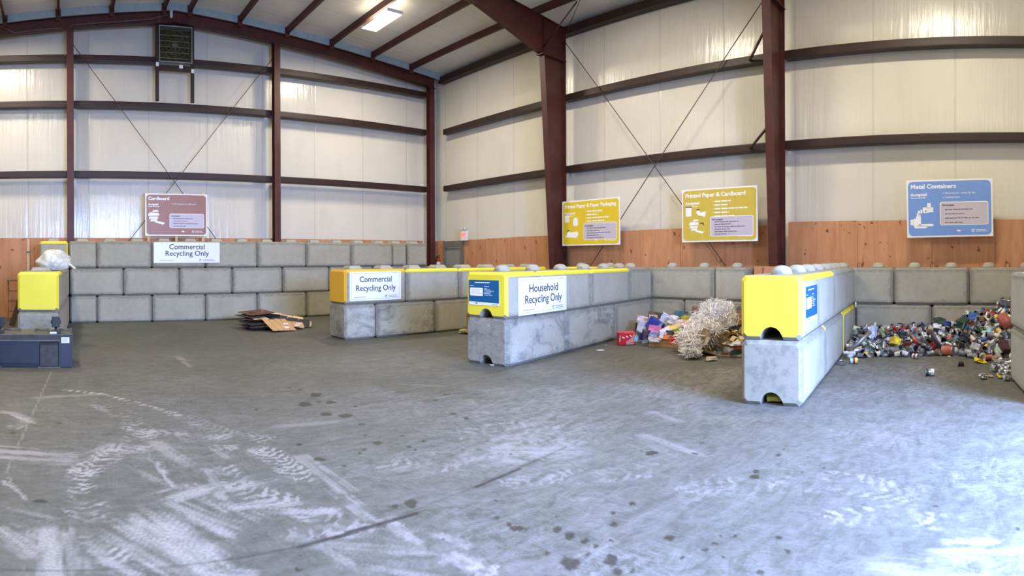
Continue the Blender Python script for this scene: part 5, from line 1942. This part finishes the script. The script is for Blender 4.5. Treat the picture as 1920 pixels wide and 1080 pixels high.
def crumple_box(name, lab, cat, p, size, rz, mats, tilt=(0, 0), seed=1, amt=.12, parts=None, group=None):
    M = Matrix.Translation(p) @ Matrix.Rotation(R(rz), 4, 'Z') @ Matrix.Rotation(R(tilt[0]), 4, 'X') @ Matrix.Rotation(R(tilt[1]), 4, 'Y')
    bm = bmesh.new()
    bmesh.ops.create_cube(bm, size=1)
    bmesh.ops.subdivide_edges(bm, edges=bm.edges[:], cuts=4, use_grid_fill=True)
    sv = Vector((seed * 3.1, seed * 1.7, seed * 2.3))
    for q in bm.verts:
        n = Vector((noise.noise(q.co * 2.2 + sv), noise.noise(q.co * 2.2 + sv * 2), noise.noise(q.co * 2.2 + sv * 3)))
        q.co = Vector(((q.co.x + n.x * amt) * size[0], (q.co.y + n.y * amt) * size[1], (q.co.z + n.z * amt) * size[2]))
    bmesh.ops.recalc_face_normals(bm, faces=bm.faces[:])
    if len(mats) > 1:
        for f in bm.faces:
            n = f.normal
            c = f.calc_center_median()
            f.material_index = (1 if n.y < -.6 else (2 % len(mats) if n.z > .6 else 0))
    me = bpy.data.meshes.new(name)
    bm.to_mesh(me)
    bm.free()
    for m in mats:
        me.materials.append(m)
    o = link(name, me)
    o.matrix_world = M
    return tag(o, lab, cat, group)




def printed(name, c, ro=.55):
    key = 'print_' + name
    if key in _plain:
        return _plain[key]
    m, nt, b = newmat(key)
    v = coords(nt)
    vo = N(nt, 'ShaderNodeTexVoronoi')
    vo.distance = 'CHEBYCHEV'
    vo.inputs['Scale'].default_value = 11
    nt.links.new(v, vo.inputs['Vector'])
    s_ = sepxyz(nt, vo.outputs['Color'])
    rp = ramp(nt, [(0, c), (.45, tuple(k * .72 for k in c)), (.62, tuple(min(1, k * 1.25 + .03) for k in c)), (.84, tuple(.45 * k + .40 for k in c)), (.93, tuple(k * .35 for k in c))], s_[0], 'CONSTANT')
    n2 = noise_tex(nt, v, 14, 4)
    nt.links.new(mixc(nt, .3, rp.outputs[0], ramp(nt, [(.3, tuple(k * .7 for k in c)), (.7, c)], n2).outputs[0]), b.inputs['Base Color'])
    b.inputs['Roughness'].default_value = ro
    bump(nt, b, n2, .3, .02)
    _plain[key] = m
    return m


P_ = lambda n, c, ro=.55: printed(n, lin(*c), ro)
crumple_box('yellow_carton', 'crumpled bright yellow carton in the can heap', 'carton', at(1678, 641, 10.35), (.17, .13, .13), 30, [P_('yellow', (238, 206, 40))], (25, 15), 3)
crumple_box('green_tin_box', 'olive green printed tin box tilted in the can heap', 'tin box', at(1654, 625, 10.9), (.20, .06, .17), 15, [P_('olive', (132, 140, 84)), P_('olive', (132, 140, 84)), M_TIN], (-25, 12), 4, .06)
crumple_box('white_bag', 'pale blue-white crumpled bag in the can heap near divider', 'bag', at(1637, 623, 10.8), (.14, .10, .20), -10, [P_('bluewhite', (206, 212, 236))], (10, 10), 5, .3)
crumple_box('white_bag', 'crumpled white bag high in middle of the can heap', 'bag', at(1757, 613, 10.9), (.24, .16, .09), 5, [P_('white', (226, 224, 226))], (10, 6), 6, .3)
crumple_box('green_drink_carton', 'dark green drinks carton with red and white end, high on can heap', 'carton', at(1762, 606, 11.1), (.20, .14, .14), 25, [P_('dkgreen', (38, 70, 52)), P_('redmix', (150, 60, 56)), P_('dkgreen', (38, 70, 52))], (15, 20), 7, .1)
crumple_box('green_drink_carton', 'long dark green drinks carton with silver stripe, high on can heap', 'carton', at(1805, 606, 10.8), (.34, .15, .13), -15, [P_('dkgreen', (38, 70, 52))], (20, -12), 8, .1)
crumple_box('blue_tin', 'blue round-edged tin box near the top of can heap', 'tin box', at(1823, 594, 10.9), (.15, .13, .13), 10, [P_('midblue', (62, 108, 168))], (10, 8), 9, .1)
crumple_box('blue_wrapper', 'deep blue wrapper in middle of the can heap', 'wrapper', at(1777, 608, 10.95), (.16, .08, .08), -20, [P_('deepblue', (44, 66, 160))], (12, 10), 10, .25)
crumple_box('maroon_carton', 'dark maroon carton with pale lettering-like dashes beside the stub divider', 'carton', at(1883, 651, 9.1), (.26, .12, .10), 25, [P_('maroon', (66, 36, 42))], (15, -28), 12, .08)
crumple_box('tan_wood_block', 'tan broken board lying at the front of heap by silver scraps', 'board', at(1867, 673, 9.0), (.2, .09, .06), 12, [P_('tanwood', (176, 140, 104))], (5, 4), 13, .15)
crumple_box('yellow_bag', 'flattened yellow and blue bag on floor before heap', 'bag', at(1838, 678, 9.35), (.22, .14, .05), 10, [P_('yellow', (238, 206, 40)), P_('yellow', (238, 206, 40)), P_('yellow', (238, 206, 40))], (22, 4), 14, .25)
crumple_box('black_tray', 'black food tray among the cans in middle of heap', 'tray', at(1690, 628, 10.6), (.18, .12, .07), 12, [P_('blacktray', (36, 34, 36))], (30, 5), 15, .12)
crumple_box('black_tray', 'black tray among the cans below the dark green cartons', 'tray', at(1808, 632, 10.2), (.22, .14, .12), -12, [P_('blacktray', (36, 34, 36))], (25, 5), 16, .15)
crumple_box('clear_clamshell', 'pale clear plastic box low in heap beside brown can', 'plastic box', at(1828, 650, 9.7), (.17, .12, .10), 8, [P_('clearish', (206, 208, 218), .2)], (20, 6), 17, .1)
# pan, lids, pipe
mb = MB()
mb.lathe([(0, 0), (.16, .002), (.185, .02), (.20, .06), (.205, .062), (.19, .02), (.165, .008), (0, .006)], 28)
o = mb.build('frying_pan', plain('dark_pan_metal', lin(92, 82, 96), .3, .5, .15))
o.matrix_world = Matrix.Translation(at(1751, 641, 10.25)) @ Matrix.Rotation(R(-78), 4, 'Z') @ Matrix.Rotation(R(62), 4, 'Y')
tag(o, 'round dark pan standing on edge in the can heap', 'pan')
mb = MB()
mb.lathe([(0, .0), (.10, .004), (.12, .02), (.125, .05), (.13, .05), (.122, .015), (.1, 0)], 24)
o = mb.build('pie_dish', M_TIN)
o.matrix_world = Matrix.Translation(at(1728, 634, 10.35)) @ Matrix.Rotation(R(-80), 4, 'Z') @ Matrix.Rotation(R(70), 4, 'Y')
tag(o, 'round silver dish standing on edge beside the dark pan', 'dish')
mb = MB()
mb.lathe([(0, 0), (.10, 0), (.11, .01), (.115, .10), (.12, .105), (.112, .1), (.105, .012), (0, .01)], 24)
o = mb.build('cooking_pot', M_TIN)
o.matrix_world = Matrix.Translation(at(1886, 574, 10.9)) @ Matrix.Rotation(R(10), 4, 'X')
tag(o, 'silver cooking pot topmost on the can heap by stub divider', 'pot')
mb = MB()
mb.lathe([(0, 0), (.10, 0), (.10, .23), (.106, .236), (.096, .23), (.096, .01), (0, .008)], 24, mats=[0, 0, 0, 0, 1, 1])
o = mb.build('paint_can', [CANCOL['orange'], M_INS])
o.matrix_world = Matrix.Translation(at(1886, 605, 9.9)) @ Matrix.Rotation(R(-60), 4, 'Z') @ Matrix.Rotation(R(-62), 4, 'X') @ Matrix.Translation((0, 0, -.1))
tag(o, 'big open copper-coloured can with dark mouth beside stub divider', 'can')
mb = MB()
mb.tube([(0, 0, 0), (.03, 0, .22), (.05, .0, .46)], .035, 12)
o = mb.build('duct_piece', M_TIND)
o.matrix_world = Matrix.Translation(at(1595, 656, 9.85)) @ Matrix.Rotation(R(-50), 4, 'Z') @ Matrix.Rotation(R(48), 4, 'Y')
tag(o, 'long crushed silver tube leaning on the divider beside the cans', 'tube')
mb = MB()
mb.tube([(0, 0, 0), (.07, 0, .05), (.11, 0, .13), (.1, 0, .22)], .018, 8)
o = mb.build('metal_strip', M_TIN)
o.matrix_world = Matrix.Translation(at(1702, 631, 10.5)) @ Matrix.Rotation(R(-90), 4, 'Z')
tag(o, 'curved silver strip sticking up in middle of can heap', 'strip')
o = link('drink_can', can_mesh('drink can', 'silver', False)[0])
o.matrix_world = Matrix.Translation(at(1604, 573, 11.35)) @ Matrix.Rotation(R(30), 4, 'Y')
tag(o, 'silver can wedged in the joint where divider meets the block wall', 'can')
# foil scraps by the stub divider
r3 = random.Random(8)
for i, (px, py, r, s) in enumerate([(1876, 681, 8.5, .16), (1884, 690, 8.3, .13), (1892, 684, 8.35, .13), (1868, 688, 8.6, .12), (1880, 699, 8.15, .13), (1891, 700, 8.1, .11), (1843, 713, 8.05, .09), (1887, 713, 7.95, .09), (1862, 692, 8.6, .08)]):
    bm = bmesh.new()
    bmesh.ops.create_icosphere(bm, subdivisions=3, radius=.5)
    for q in bm.verts:
        p = q.co.copy()
        q.co = p * (1 + .7 * noise.noise(p * 3.5 + Vector((i * 5, 0, 0)))) * s * 1.15
        q.co.z *= .7
    zmin = min(q.co.z for q in bm.verts)
    me = bpy.data.meshes.new('foil_scrap')
    bm.to_mesh(me)
    bm.free()
    me.materials.append(M_TIN)
    o = link('foil_scrap', me)
    p = at(px, py, r)
    o.location = (p.x, p.y, max(p.z, -zmin + .001))
    tag(o, 'crumpled silver foil scrap beside the foot of the stub divider' if i not in (6, 7) else ('small silver foil scrap lying apart on floor before stub divider' if i == 6 else 'whitish foil scrap lowest at the foot of stub divider'), 'foil', 'foil scraps by the stub divider' if i not in (6, 7) else None)
crumple_box('yellow_wrapper', 'small yellow wrapper on floor beside silver foil near stub divider', 'wrapper', at(1873, 705, 8.1), (.10, .04, .03), 30, [P_('yellow', (238, 206, 40))], (10, -20), 21, .2)
crumple_box('pinkish_lid', 'small pinkish flat scrap on floor near the silver foil', 'scrap', at(1857, 706, 8.2), (.09, .06, .015), 10, [P_('pinkscrap', (190, 160, 150))], (8, 0), 22, .2)

# ------------------------------------------------------------------ paper heap behind the household divider
FR_P = [(1150, 647), (1180, 646), (1215, 645), (1280, 655), (1330, 668), (1365, 672), (1410, 674), (1440, 676)]
HW_P = [(1150, .22), (1195, .30), (1225, .42), (1290, .44), (1330, .56), (1395, .52), (1440, .5)]


def paper_h(px, s):
    return interp(px, HW_P) * s ** .8


mb = MB()
g = {}
nx, ny = 26, 44
for j in range(ny + 1):
    px = 1178 + (1440 - 1178) * j / ny
    x0, y0 = floor_pt(px, interp(px, FR_P) - 3)
    a = (px - 112) / FPX
    rw = 11.56 / math.cos(1.596 - a)
    r0 = math.hypot(x0, y0)
    for i in range(nx + 1):
        s = i / nx
        r = r0 + (rw - r0) * s
        x, y = r * math.sin(a), r * math.cos(a)
        z = max(.003, paper_h(px, s) * (1 if i else 0) * (.82 + .9 * noise.noise(Vector((x * 5, y * 5, 2))) + .4 * noise.noise(Vector((x * 14, y * 14, 2)))) * min(1, 4 * (px - 1176) / 60) - .03)
        if y < 1.97 + .1097 * (x - 6.24) + .80:
            z = .003
        g[i, j] = mb.bm.verts.new((x, y, z))
for i in range(nx):
    for j in range(ny):
        qs = (g[i, j], g[i, j + 1], g[i + 1, j + 1], g[i + 1, j])
        if any(v_.co.y < 1.97 + .1097 * (v_.co.x - 6.24) + .78 for v_ in qs):
            continue
        f = mb.bm.faces.new(qs)
        q = noise.noise(Vector((i * .45, j * .45, 7)))
        f.material_index = 0 if q > .1 else (1 if q > -.2 else 2)
bmesh.ops.delete(mb.bm, geom=[v_ for v_ in mb.bm.verts if not v_.link_faces], context='VERTS')
o = mb.build('paper_heap', [P_('cream', (206, 196, 172)), P_('kraft', (168, 134, 96)), P_('dusk', (92, 84, 84))])
tag(o, 'the packed body of mixed loose paper under the household paper heap', 'paper heap', None, 'stuff')

ZS = 7.385
zp = lambda zx, zy, r: at(1150 + zx / ZS, 560 + zy / ZS, r)
MW = plain('crumpled_white_paper', lin(222, 220, 222), .7, 0, .08, 9)


def item(name, lab, cat, z0, r, mats, dep=.6, rz=0, tilt=(0, 0), seed=1, amt=.1):
    zx0, zy0, zx1, zy1 = z0
    cx, cy = (zx0 + zx1) / 2, (zy0 + zy1) / 2
    k = r / FPX / ZS
    w, h = (zx1 - zx0) * k, (zy1 - zy0) * k
    p = zp(cx, cy, r)
    az = (1150 + cx / ZS - 112) / FPX
    dz = max(.02, w * dep)
    p.z = max(p.z, h / 2 + .004)
    return crumple_box(name, lab, cat, p, (w, dz, h), math.degrees(-az) + rz, mats, tilt, seed, amt)


t = item('drinks_carton', 'bright red twelve-pack drinks carton on floor beside household divider', 'carton', (55, 462, 290, 632), 11.45, [P_('red', (206, 26, 36)), P_('red', (206, 26, 36)), P_('redlight', (226, 80, 84))], .6, 18, (0, 0), 31, .06)
kx = t
mb = MB()
for k_ in (-.3, -.05, .2):
    mb.box((k_ * .3, -.098 - .01, .04 + k_ * .05), (.05, .006, .02), M=Matrix.Rotation(.5, 4, 'Y'))
mb.build('white_print', M_PWHITE, kx)
item('juice_box', 'tiny yellow and blue juice box beside the red drinks carton', 'carton', (288, 515, 340, 592), 11.4, [P_('yellow', (238, 206, 40)), P_('skyblue', (130, 190, 226))], .6, 0, (0, 0), 32, .08)
item('pink_striped_packet', 'pink and white striped packet leaning on household divider in paper heap', 'packet', (335, 255, 485, 345), 12.4, [P_('pinkwhite', (226, 196, 200))], .5, 12, (-15, 12), 33, .2)
item('grey_magazine', 'grey and white magazine propped up beside pink striped packet', 'magazine', (325, 330, 480, 480), 12.1, [P_('greyprint', (170, 172, 186))], .25, 20, (-20, 25), 34, .12)
item('brown_carton', 'dark brown carton standing against block wall at corner of paper heap', 'carton', (480, 190, 665, 400), 12.7, [P_('dkbrown', (92, 70, 58))], .5, -10, (-8, 6), 35, .1)
item('dark_carton', 'dark brown-black carton edge below pink striped packet', 'carton', (300, 340, 360, 490), 12.2, [P_('umber', (66, 52, 50))], .9, 10, (0, 10), 36, .1)
item('blue_yellow_packet', 'royal blue packet with yellow badge in front of the brown carton', 'packet', (490, 225, 605, 290), 12.35, [P_('royal', (40, 50, 150)), P_('badge', (206, 180, 110))], .3, 5, (-10, 8), 37, .12)
item('blue_nappy_box', 'large royal blue carton tilted in the paper heap', 'carton', (470, 290, 690, 440), 12.1, [P_('royal', (40, 50, 150))], .6, -20, (-10, 28), 38, .1)
item('magenta_carton', 'magenta and pink carton front below the royal blue one', 'carton', (485, 375, 660, 465), 11.8, [P_('magenta', (206, 52, 140)), P_('pinkish', (222, 120, 176))], .35, -5, (-10, 8), 39, .08)
item('navy_packet', 'small navy blue packet low beside the grey magazine', 'packet', (330, 480, 405, 565), 11.7, [P_('navyp', (34, 52, 110))], .6, 8, (0, 8), 40, .12)
item('purple_carton', 'dusky purple carton standing below the magenta carton', 'carton', (400, 440, 505, 602), 11.6, [P_('duskpurple', (72, 52, 84))], .7, 20, (-6, 8), 41, .08)
item('lavender_bag', 'lavender grey plastic packet in front of magenta carton', 'packet', (500, 462, 655, 555), 11.5, [P_('lavender', (164, 166, 206), .3)], .6, 4, (0, 4), 42, .2)
item('blue_dish', 'small blue dish on floor in front of the paper heap', 'dish', (395, 585, 465, 622), 11.3, [P_('paleblue', (130, 156, 196), .3)], .8, 4, (0, 0), 43, .1)
item('pale_blue_sheet', 'pale blue stiff sheet standing up at back of paper heap', 'paper', (655, 215, 785, 345), 12.5, [P_('palebluepaper', (186, 200, 232))], .12, -10, (-12, 30), 44, .1)
item('white_crumpled_paper', 'crumpled white paper behind the pink magazine in paper heap', 'paper', (745, 245, 890, 350), 12.3, [MW], .6, 4, (0, 6), 45, .35)
item('teal_carton', 'dark teal carton at the back of paper heap by block wall', 'carton', (840, 178, 1030, 275), 12.6, [P_('teal', (40, 84, 96)), P_('tealmix', (70, 110, 120))], .5, 4, (-4, 5), 46, .08)
item('yellow_green_carton', 'yellow carton behind red magazine in the paper heap', 'carton', (945, 240, 1085, 310), 12.3, [P_('chart', (206, 200, 40))], .5, 4, (-12, -12), 47, .08)
item('red_magazine', 'red and white magazine lying tilted in paper heap', 'magazine', (960, 300, 1085, 385), 11.9, [P_('redprint', (206, 60, 70)), P_('pinkwhite', (226, 196, 200))], .3, 4, (-30, -30), 48, .1)
item('pink_white_leaflet', 'pinkish white leaflet curling in middle of paper heap', 'paper', (845, 305, 990, 395), 11.9, [P_('rosewhite', (226, 206, 214))], .4, 4, (-25, -25), 49, .22)
item('yellow_envelope', 'mustard yellow padded envelope in middle of the paper heap', 'envelope', (748, 380, 915, 455), 11.6, [P_('mustard', (214, 172, 44)), P_('mustardpale', (232, 206, 120))], .5, 6, (-35, -15), 50, .12)
item('lime_carton', 'lime green carton low in middle of paper heap', 'carton', (840, 415, 945, 495), 11.3, [P_('lime', (150, 176, 44))], .5, 4, (-10, -40), 51, .1)
item('dark_carton', 'dark grey carton under the mustard envelope', 'carton', (728, 448, 855, 520), 11.4, [P_('charcoal', (64, 62, 58))], .5, 4, (-10, 4), 52, .15)
item('white_sheet', 'white sheet slanting down across front of the paper heap', 'paper', (640, 410, 780, 500), 11.5, [MW], .4, 4, (-30, -28), 53, .15)
item('lilac_sheet', 'lilac-white folded sheet beside lavender packet', 'paper', (635, 475, 725, 560), 11.35, [P_('lilacwhite', (206, 206, 232))], .6, 4, (-20, 10), 54, .15)
item('orange_packet', 'orange packet on the flat tan cardboard tray', 'packet', (690, 508, 805, 570), 11.0, [P_('orange', (226, 130, 64))], .5, 4, (-15, 6), 55, .12)
item('white_red_leaflet', 'white and red leaflet lying at end of the tan tray', 'paper', (488, 545, 632, 602), 11.1, [MW, MW, P_('redprint', (206, 60, 70))], .6, 4, (-10, 8), 56, .2)
item('red_chip_bag', 'crumpled red snack bag on the flat tan cardboard tray', 'bag', (785, 530, 935, 622), 10.6, [P_('snackred', (206, 44, 48), .3)], .6, 4, (-5, 6), 57, .22)
item('cream_cup', 'small cream paper cup on floor before shredded paper', 'cup', (900, 682, 1000, 732), 10.2, [P_('creamcup', (232, 218, 190))], .6, 10, (0, 8), 58, .15)
item('floor_scrap', 'tan paper scrap lying on floor in front of opened brown carton', 'paper', (1288, 812, 1425, 850), 9.6, [P_('tanscrap', (206, 178, 140)), MW], .7, 6, (0, 0), 59, .15)
# flat tan tray
az = (1150 + 730 / ZS - 112) / FPX
tr = thing('cardboard_tray', 'long shallow tan cardboard tray on floor at front of paper heap', 'cardboard tray', M=Matrix.Translation(Vector((*floor_pt(1249, 651), .0))) @ Matrix.Rotation(-az + R(-14), 4, 'Z'))
for nm, c, s in (('bottom', (0, .22, .006), (.66, .46, .008)), ('front_wall', (0, -.01, .055), (.66, .008, .11)), ('rear_wall', (0, .45, .055), (.66, .008, .11)), ('side_wall', (-.33, .22, .055), (.008, .46, .11)), ('side_wall', (.33, .22, .055), (.008, .46, .11))):
    mb = MB()
    mb.box(c, s)
    mb.build(nm, M_KRAFT, tr)
# clear tote with cardboard in it
az = (1150 + 1170 / ZS - 112) / FPX
M_TOTE, nt, b = newmat('cloudy_clear_plastic')
b.inputs['Base Color'].default_value = (*lin(190, 200, 226), 1)
b.inputs['Roughness'].default_value = .25
b.inputs['Transmission Weight'].default_value = .5
c = ramp(nt, [(.3, lin(178, 190, 220)), (.7, lin(206, 212, 232))], noise_tex(nt, coords(nt), 5, 3)).outputs[0]
nt.links.new(c, b.inputs['Base Color'])
p = zp(1165, 255, 12.2)
tt = thing('plastic_tote', 'cloudy clear plastic tote half buried at back of paper heap', 'plastic tote', M=Matrix.Translation(p) @ Matrix.Rotation(-az + R(10), 4, 'Z') @ Matrix.Rotation(R(-6), 4, 'Y'))
mb = MB()
for c, s in (((0, -.15, 0), (.30, .008, .20)), ((0, .15, 0), (.30, .008, .20)), ((-.15, 0, 0), (.008, .30, .20)), ((.15, 0, 0), (.008, .30, .20)), ((0, 0, -.1), (.30, .30, .008))):
    mb.box(c, s)
mb.build('tub', M_TOTE, tt)
mb = MB()
for c, s in (((0, -.16, .1), (.34, .02, .012)), ((0, .16, .1), (.34, .02, .012)), ((-.16, 0, .1), (.02, .30, .012)), ((.16, 0, .1), (.02, .30, .012))):
    mb.box(c, s, bev=.003)
mb.build('rim', M_TOTE, tt)
crumple_box('brown_carton', 'flat brown carton sticking out of the clear plastic tote', 'carton', p + Vector((0, 0, .13)), (.22, .16, .14), math.degrees(-az) + 14, [P_('cartonbrown', (140, 100, 72))], (-10, 14), 61, .1)
# opened brown carton tipped toward us
az = (1150 + 1400 / ZS - 112) / FPX
x_, y_ = floor_pt(1335, 668)
oc = thing('opened_carton', 'torn open brown carton lying on its side before shredded paper', 'carton', M=Matrix.Translation((x_ + .12, y_ + .05, .21)) @ Matrix.Rotation(-az + R(35), 4, 'Z') @ Matrix.Rotation(R(20), 4, 'Y') @ Matrix.Rotation(R(12), 4, 'X'))
M_OLIVE = P_('olivekraft', (126, 108, 80))
for nm, c, s in (('side_panel', (-.2, 0, 0), (.008, .30, .34)), ('side_panel', (.2, 0, 0), (.008, .30, .34)), ('back_panel', (0, .15, 0), (.4, .008, .34)), ('bottom_panel', (0, 0, -.17), (.4, .30, .008))):
    mb = MB()
    mb.box(c, s)
    mb.build(nm, M_OLIVE, oc)
for sx, an in ((-1, 50), (1, -35)):
    mb = MB()
    mb.box((sx * .2, -.15, 0), (.008, .005, .34))
    mb.box((0, 0, 0), (.15, .006, .33), M=Matrix.Translation((sx * .2, -.2, 0)) @ Matrix.Rotation(R(an), 4, 'Z'))
    mb.build('flap', M_OLIVE, oc)
item('cardboard_sheet', 'tall brown cardboard panel standing against block wall next to big yellow block', 'cardboard', (1690, 180, 1830, 400), 11.6, [P_('cartonbrown', (140, 100, 72))], .08, 10, (-14, 18), 62, .06)
item('black_carton', 'black carton behind the torn opened carton', 'carton', (1570, 380, 1820, 500), 11.0, [P_('blackcarton', (40, 36, 36))], .5, 10, (-10, -14), 63, .08)
r4 = random.Random(77)
for i in range(10):
    zx, zy = r4.uniform(1560, 1830), r4.uniform(480, 650)
    r = 10.9 - (zy - 480) / 170 * 1.0
    p = zp(zx, zy, r)
    wdt, ln = r4.uniform(.05, .11), r4.uniform(.22, .40)
    mb = MB()
    n = 8
    cur = r4.uniform(-.25, .25)
    prof = [(-ln / 2 + ln * k / n, cur * (.25 - (k / n - .5) ** 2) * ln + .012 * math.sin(k * 2.1)) for k in range(n + 1)]
    pr = prof + [(a, b_ + .004) for a, b_ in prof[::-1]]
    mb.prism(pr, -wdt / 2, wdt / 2, 'y')
    o = mb.build('cardboard_strip', [M_OLIVE, M_KRAFTP][i % 2])
    o.matrix_world = Matrix.Translation(p) @ Matrix.Rotation(r4.uniform(-2.2, -.2), 4, 'Z') @ Matrix.Rotation(r4.uniform(-.5, .5), 4, 'Y') @ Matrix.Rotation(r4.uniform(-.6, .6), 4, 'X')
    lab = f'curled {"olive" if i % 2 == 0 else "pale tan"} cardboard strip between torn carton and the big yellow block'
    tag(o, lab, 'cardboard', lab)
item('white_strip', 'white paper strip on top of the teal tray', 'paper', (1560, 610, 1760, 705), 10.0, [MW], .2, 6, (-30, -25), 64, .1)
item('red_folder', 'flat red folder lying on the teal tray by big yellow block', 'folder', (1655, 662, 1830, 706), 10.0, [P_('folderred', (170, 62, 52))], .8, 6, (-6, 2), 65, .06)
x_, y_ = floor_pt(1377, 667)
az = (1377 - 112) / FPX
tr = thing('teal_tray', 'flat teal plastic tray on floor beside the big yellow block', 'tray', M=Matrix.Translation((x_ + .05, y_ + .12, 0)) @ Matrix.Rotation(-az, 4, 'Z'))
M_TEAL = P_('tealtray', (52, 108, 116), .4)
for nm, c, s in (('bottom', (0, .1, .006), (.42, .32, .01)), ('front_wall', (0, -.06, .05), (.42, .01, .10)), ('rear_wall', (0, .26, .05), (.42, .01, .10)), ('side_wall', (-.21, .1, .05), (.01, .32, .10)), ('side_wall', (.21, .1, .05), (.01, .32, .10))):
    mb = MB()
    mb.box(c, s)
    mb.build(nm, M_TEAL, tr)

# shredded paper: far too many strips to count
SPINE = [((1435, 130), 11.3, .34), ((1360, 250), 11.1, .36), ((1290, 350), 10.9, .36), ((1210, 450), 10.6, .36), ((1120, 540), 10.35, .30), ((1110, 630), 10.05, .16), ((1075, 725), 9.8, .10), ((1560, 270), 11.1, .24), ((1010, 510), 10.6, .2)]
mb = MB()
r5 = random.Random(42)
for k in range(4600):
    (zx, zy), r, rad = r5.choice(SPINE[:7] * 3 + SPINE[7:])
    u, w, q = r5.gauss(0, .55), r5.gauss(0, .55), r5.gauss(0.1, .42)
    base = zp(zx, zy, r)
    L = math.sqrt(u * u + w * w + q * q)
    if L > 1.05:
        u, w, q = u / L, w / L, q / L
    c = base + Vector((u * rad, w * rad, q * rad * .6 - .03))
    if c.z < .01:
        c.z = r5.uniform(.008, .04)
    a = r5.uniform(0, 2 * PI)
    d = Vector((math.cos(a), math.sin(a), r5.uniform(-.6, .5))).normalized()
    s_ = d.cross(Vector((r5.uniform(-.4, .4), r5.uniform(-.4, .4), 1))).normalized() * r5.uniform(.004, .0065)
    ln = r5.uniform(.12, .30)
    n = 5
    up = d.cross(s_).normalized()
    cv, ph = r5.uniform(-.03, .03), r5.uniform(0, 6)
    vs_ = []
    for i in range(n + 1):
        t_ = i / n - .5
        pt = c + d * ln * t_ + up * (cv * (1 - 4 * t_ * t_) + .008 * math.sin(ph + i * 1.7))
        pt.z = max(pt.z, .004)
        vs_.append((mb.bm.verts.new(pt - s_), mb.bm.verts.new(pt + s_)))
    m = r5.choice([0, 0, 0, 1, 1, 2])
    for i in range(n):
        f = mb.bm.faces.new((vs_[i][0], vs_[i][1], vs_[i + 1][1], vs_[i + 1][0]))
        f.material_index = m
        f.smooth = True
for (zx, zy), r, rad in SPINE:
    b0 = zp(zx, zy, r)
    mb.lathe([(0, -.45 * rad), (rad * .62, -.42 * rad), (rad * .85, -.2 * rad), (rad * .7, .1 * rad), (rad * .35, .28 * rad), (0, .33 * rad)], 14, 0, Matrix.Translation(b0 - Vector((0, 0, .06 + .05 * rad))))
o = mb.build('shredded_paper', [plain('shred_white', lin(252, 251, 255), .7, 0, .02), plain('shred_cream', lin(240, 235, 230), .7, 0, .04), plain('shred_grey', lin(222, 220, 226), .7, 0, .05)], recalc=False)
tag(o, 'loose mound of white shredded paper strips in the paper heap', 'shredded paper', None, 'stuff')

# ------------------------------------------------------------------ small litter
crumple_box('paper_bag', 'brown paper bag slumped on floor behind household divider end', 'paper bag', at(889, 605, 13.1), (.22, .3, .36), 20, [P_('bagbrown', (150, 112, 72))], (0, 8), 71, .16)
crumple_box('flattened_packet', 'yellowish flattened packet on floor beside the slumped paper bag', 'packet', at(878, 620, 13.3), (.34, .3, .06), 10, [P_('yellowish', (206, 192, 120))], (0, 0), 72, .2)


def flat_scrap(name, lab, px, py, w, d, m, rz=0, z=.004):
    x, y = floor_pt(px, py)
    mb = MB()
    mb.box((0, 0, 0), (w, d, .006), bev=.002)
    for q in mb.bm.verts:
        q.co.z += .012 * noise.noise(q.co * 20 + Vector((px, py, 0)))
    o = mb.build(name, m, M=Matrix.Translation((x, y, z + .008)) @ Matrix.Rotation(R(rz), 4, 'Z'))
    return tag(o, lab, 'litter')


flat_scrap('paper_scrap', 'white paper scrap on floor in front of household divider', 1125, 658, .13, .09, MW, -20)
flat_scrap('paper_scrap', 'small white paper scrap by the foot of household divider', 1133, 649, .09, .05, MW, -15)
flat_scrap('paper_scrap', 'small white scrap on floor between household divider and big yellow block', 1274, 667, .10, .06, MW, 25)
flat_scrap('paper_scrap', 'small white scrap on floor at corner of big yellow block', 1387, 669, .12, .06, MW, 10)
flat_scrap('paper_scrap', 'tiny white scrap on floor beside pale grey bottom block', 1396, 716, .05, .05, MW, 30)
flat_scrap('paper_scrap', 'white paper scrap tucked in the notch under household divider', 923, 685, .10, .06, MW, 20)
flat_scrap('paper_scrap', 'small white scrap under foot of divider beside the cans', 1576, 678, .07, .04, MW, 20)
flat_scrap('paper_scrap', 'pale scrap on floor near front edge of can heap', 1779, 671, .09, .04, P_('cream', (206, 196, 172)), 20)
mb = MB()
mb.lathe([(0, 0), (.075, 0), (.078, .008), (.07, .012), (0, .010)], 20)
x, y = floor_pt(1577, 684)
tag(mb.build('jar_lid', P_('lidgrey', (84, 84, 90), .4), loc=(x, y, .002)), 'dark grey round lid lying flat near the red and yellow tin', 'lid')
x, y = floor_pt(1447, 757)
crumple_box('yellow_green_packet', 'yellow-green packet stuffed in the notch under pale grey bottom block', 'packet', Vector((x + .06, y, .055)), (.10, .16, .06), 20, [P_('yellowgreen', (196, 190, 84)), P_('palegreenp', (150, 180, 130))], (0, -12), 73, .12)
x, y = floor_pt(1466, 759)
crumple_box('black_wrapper', 'black and white wrapper in the notch under pale grey bottom block', 'wrapper', Vector((x + .06, y - .02, .035)), (.08, .07, .06), -30, [P_('blacktray', (36, 34, 36)), P_('greyprint', (170, 172, 186))], (0, 20), 74, .2)
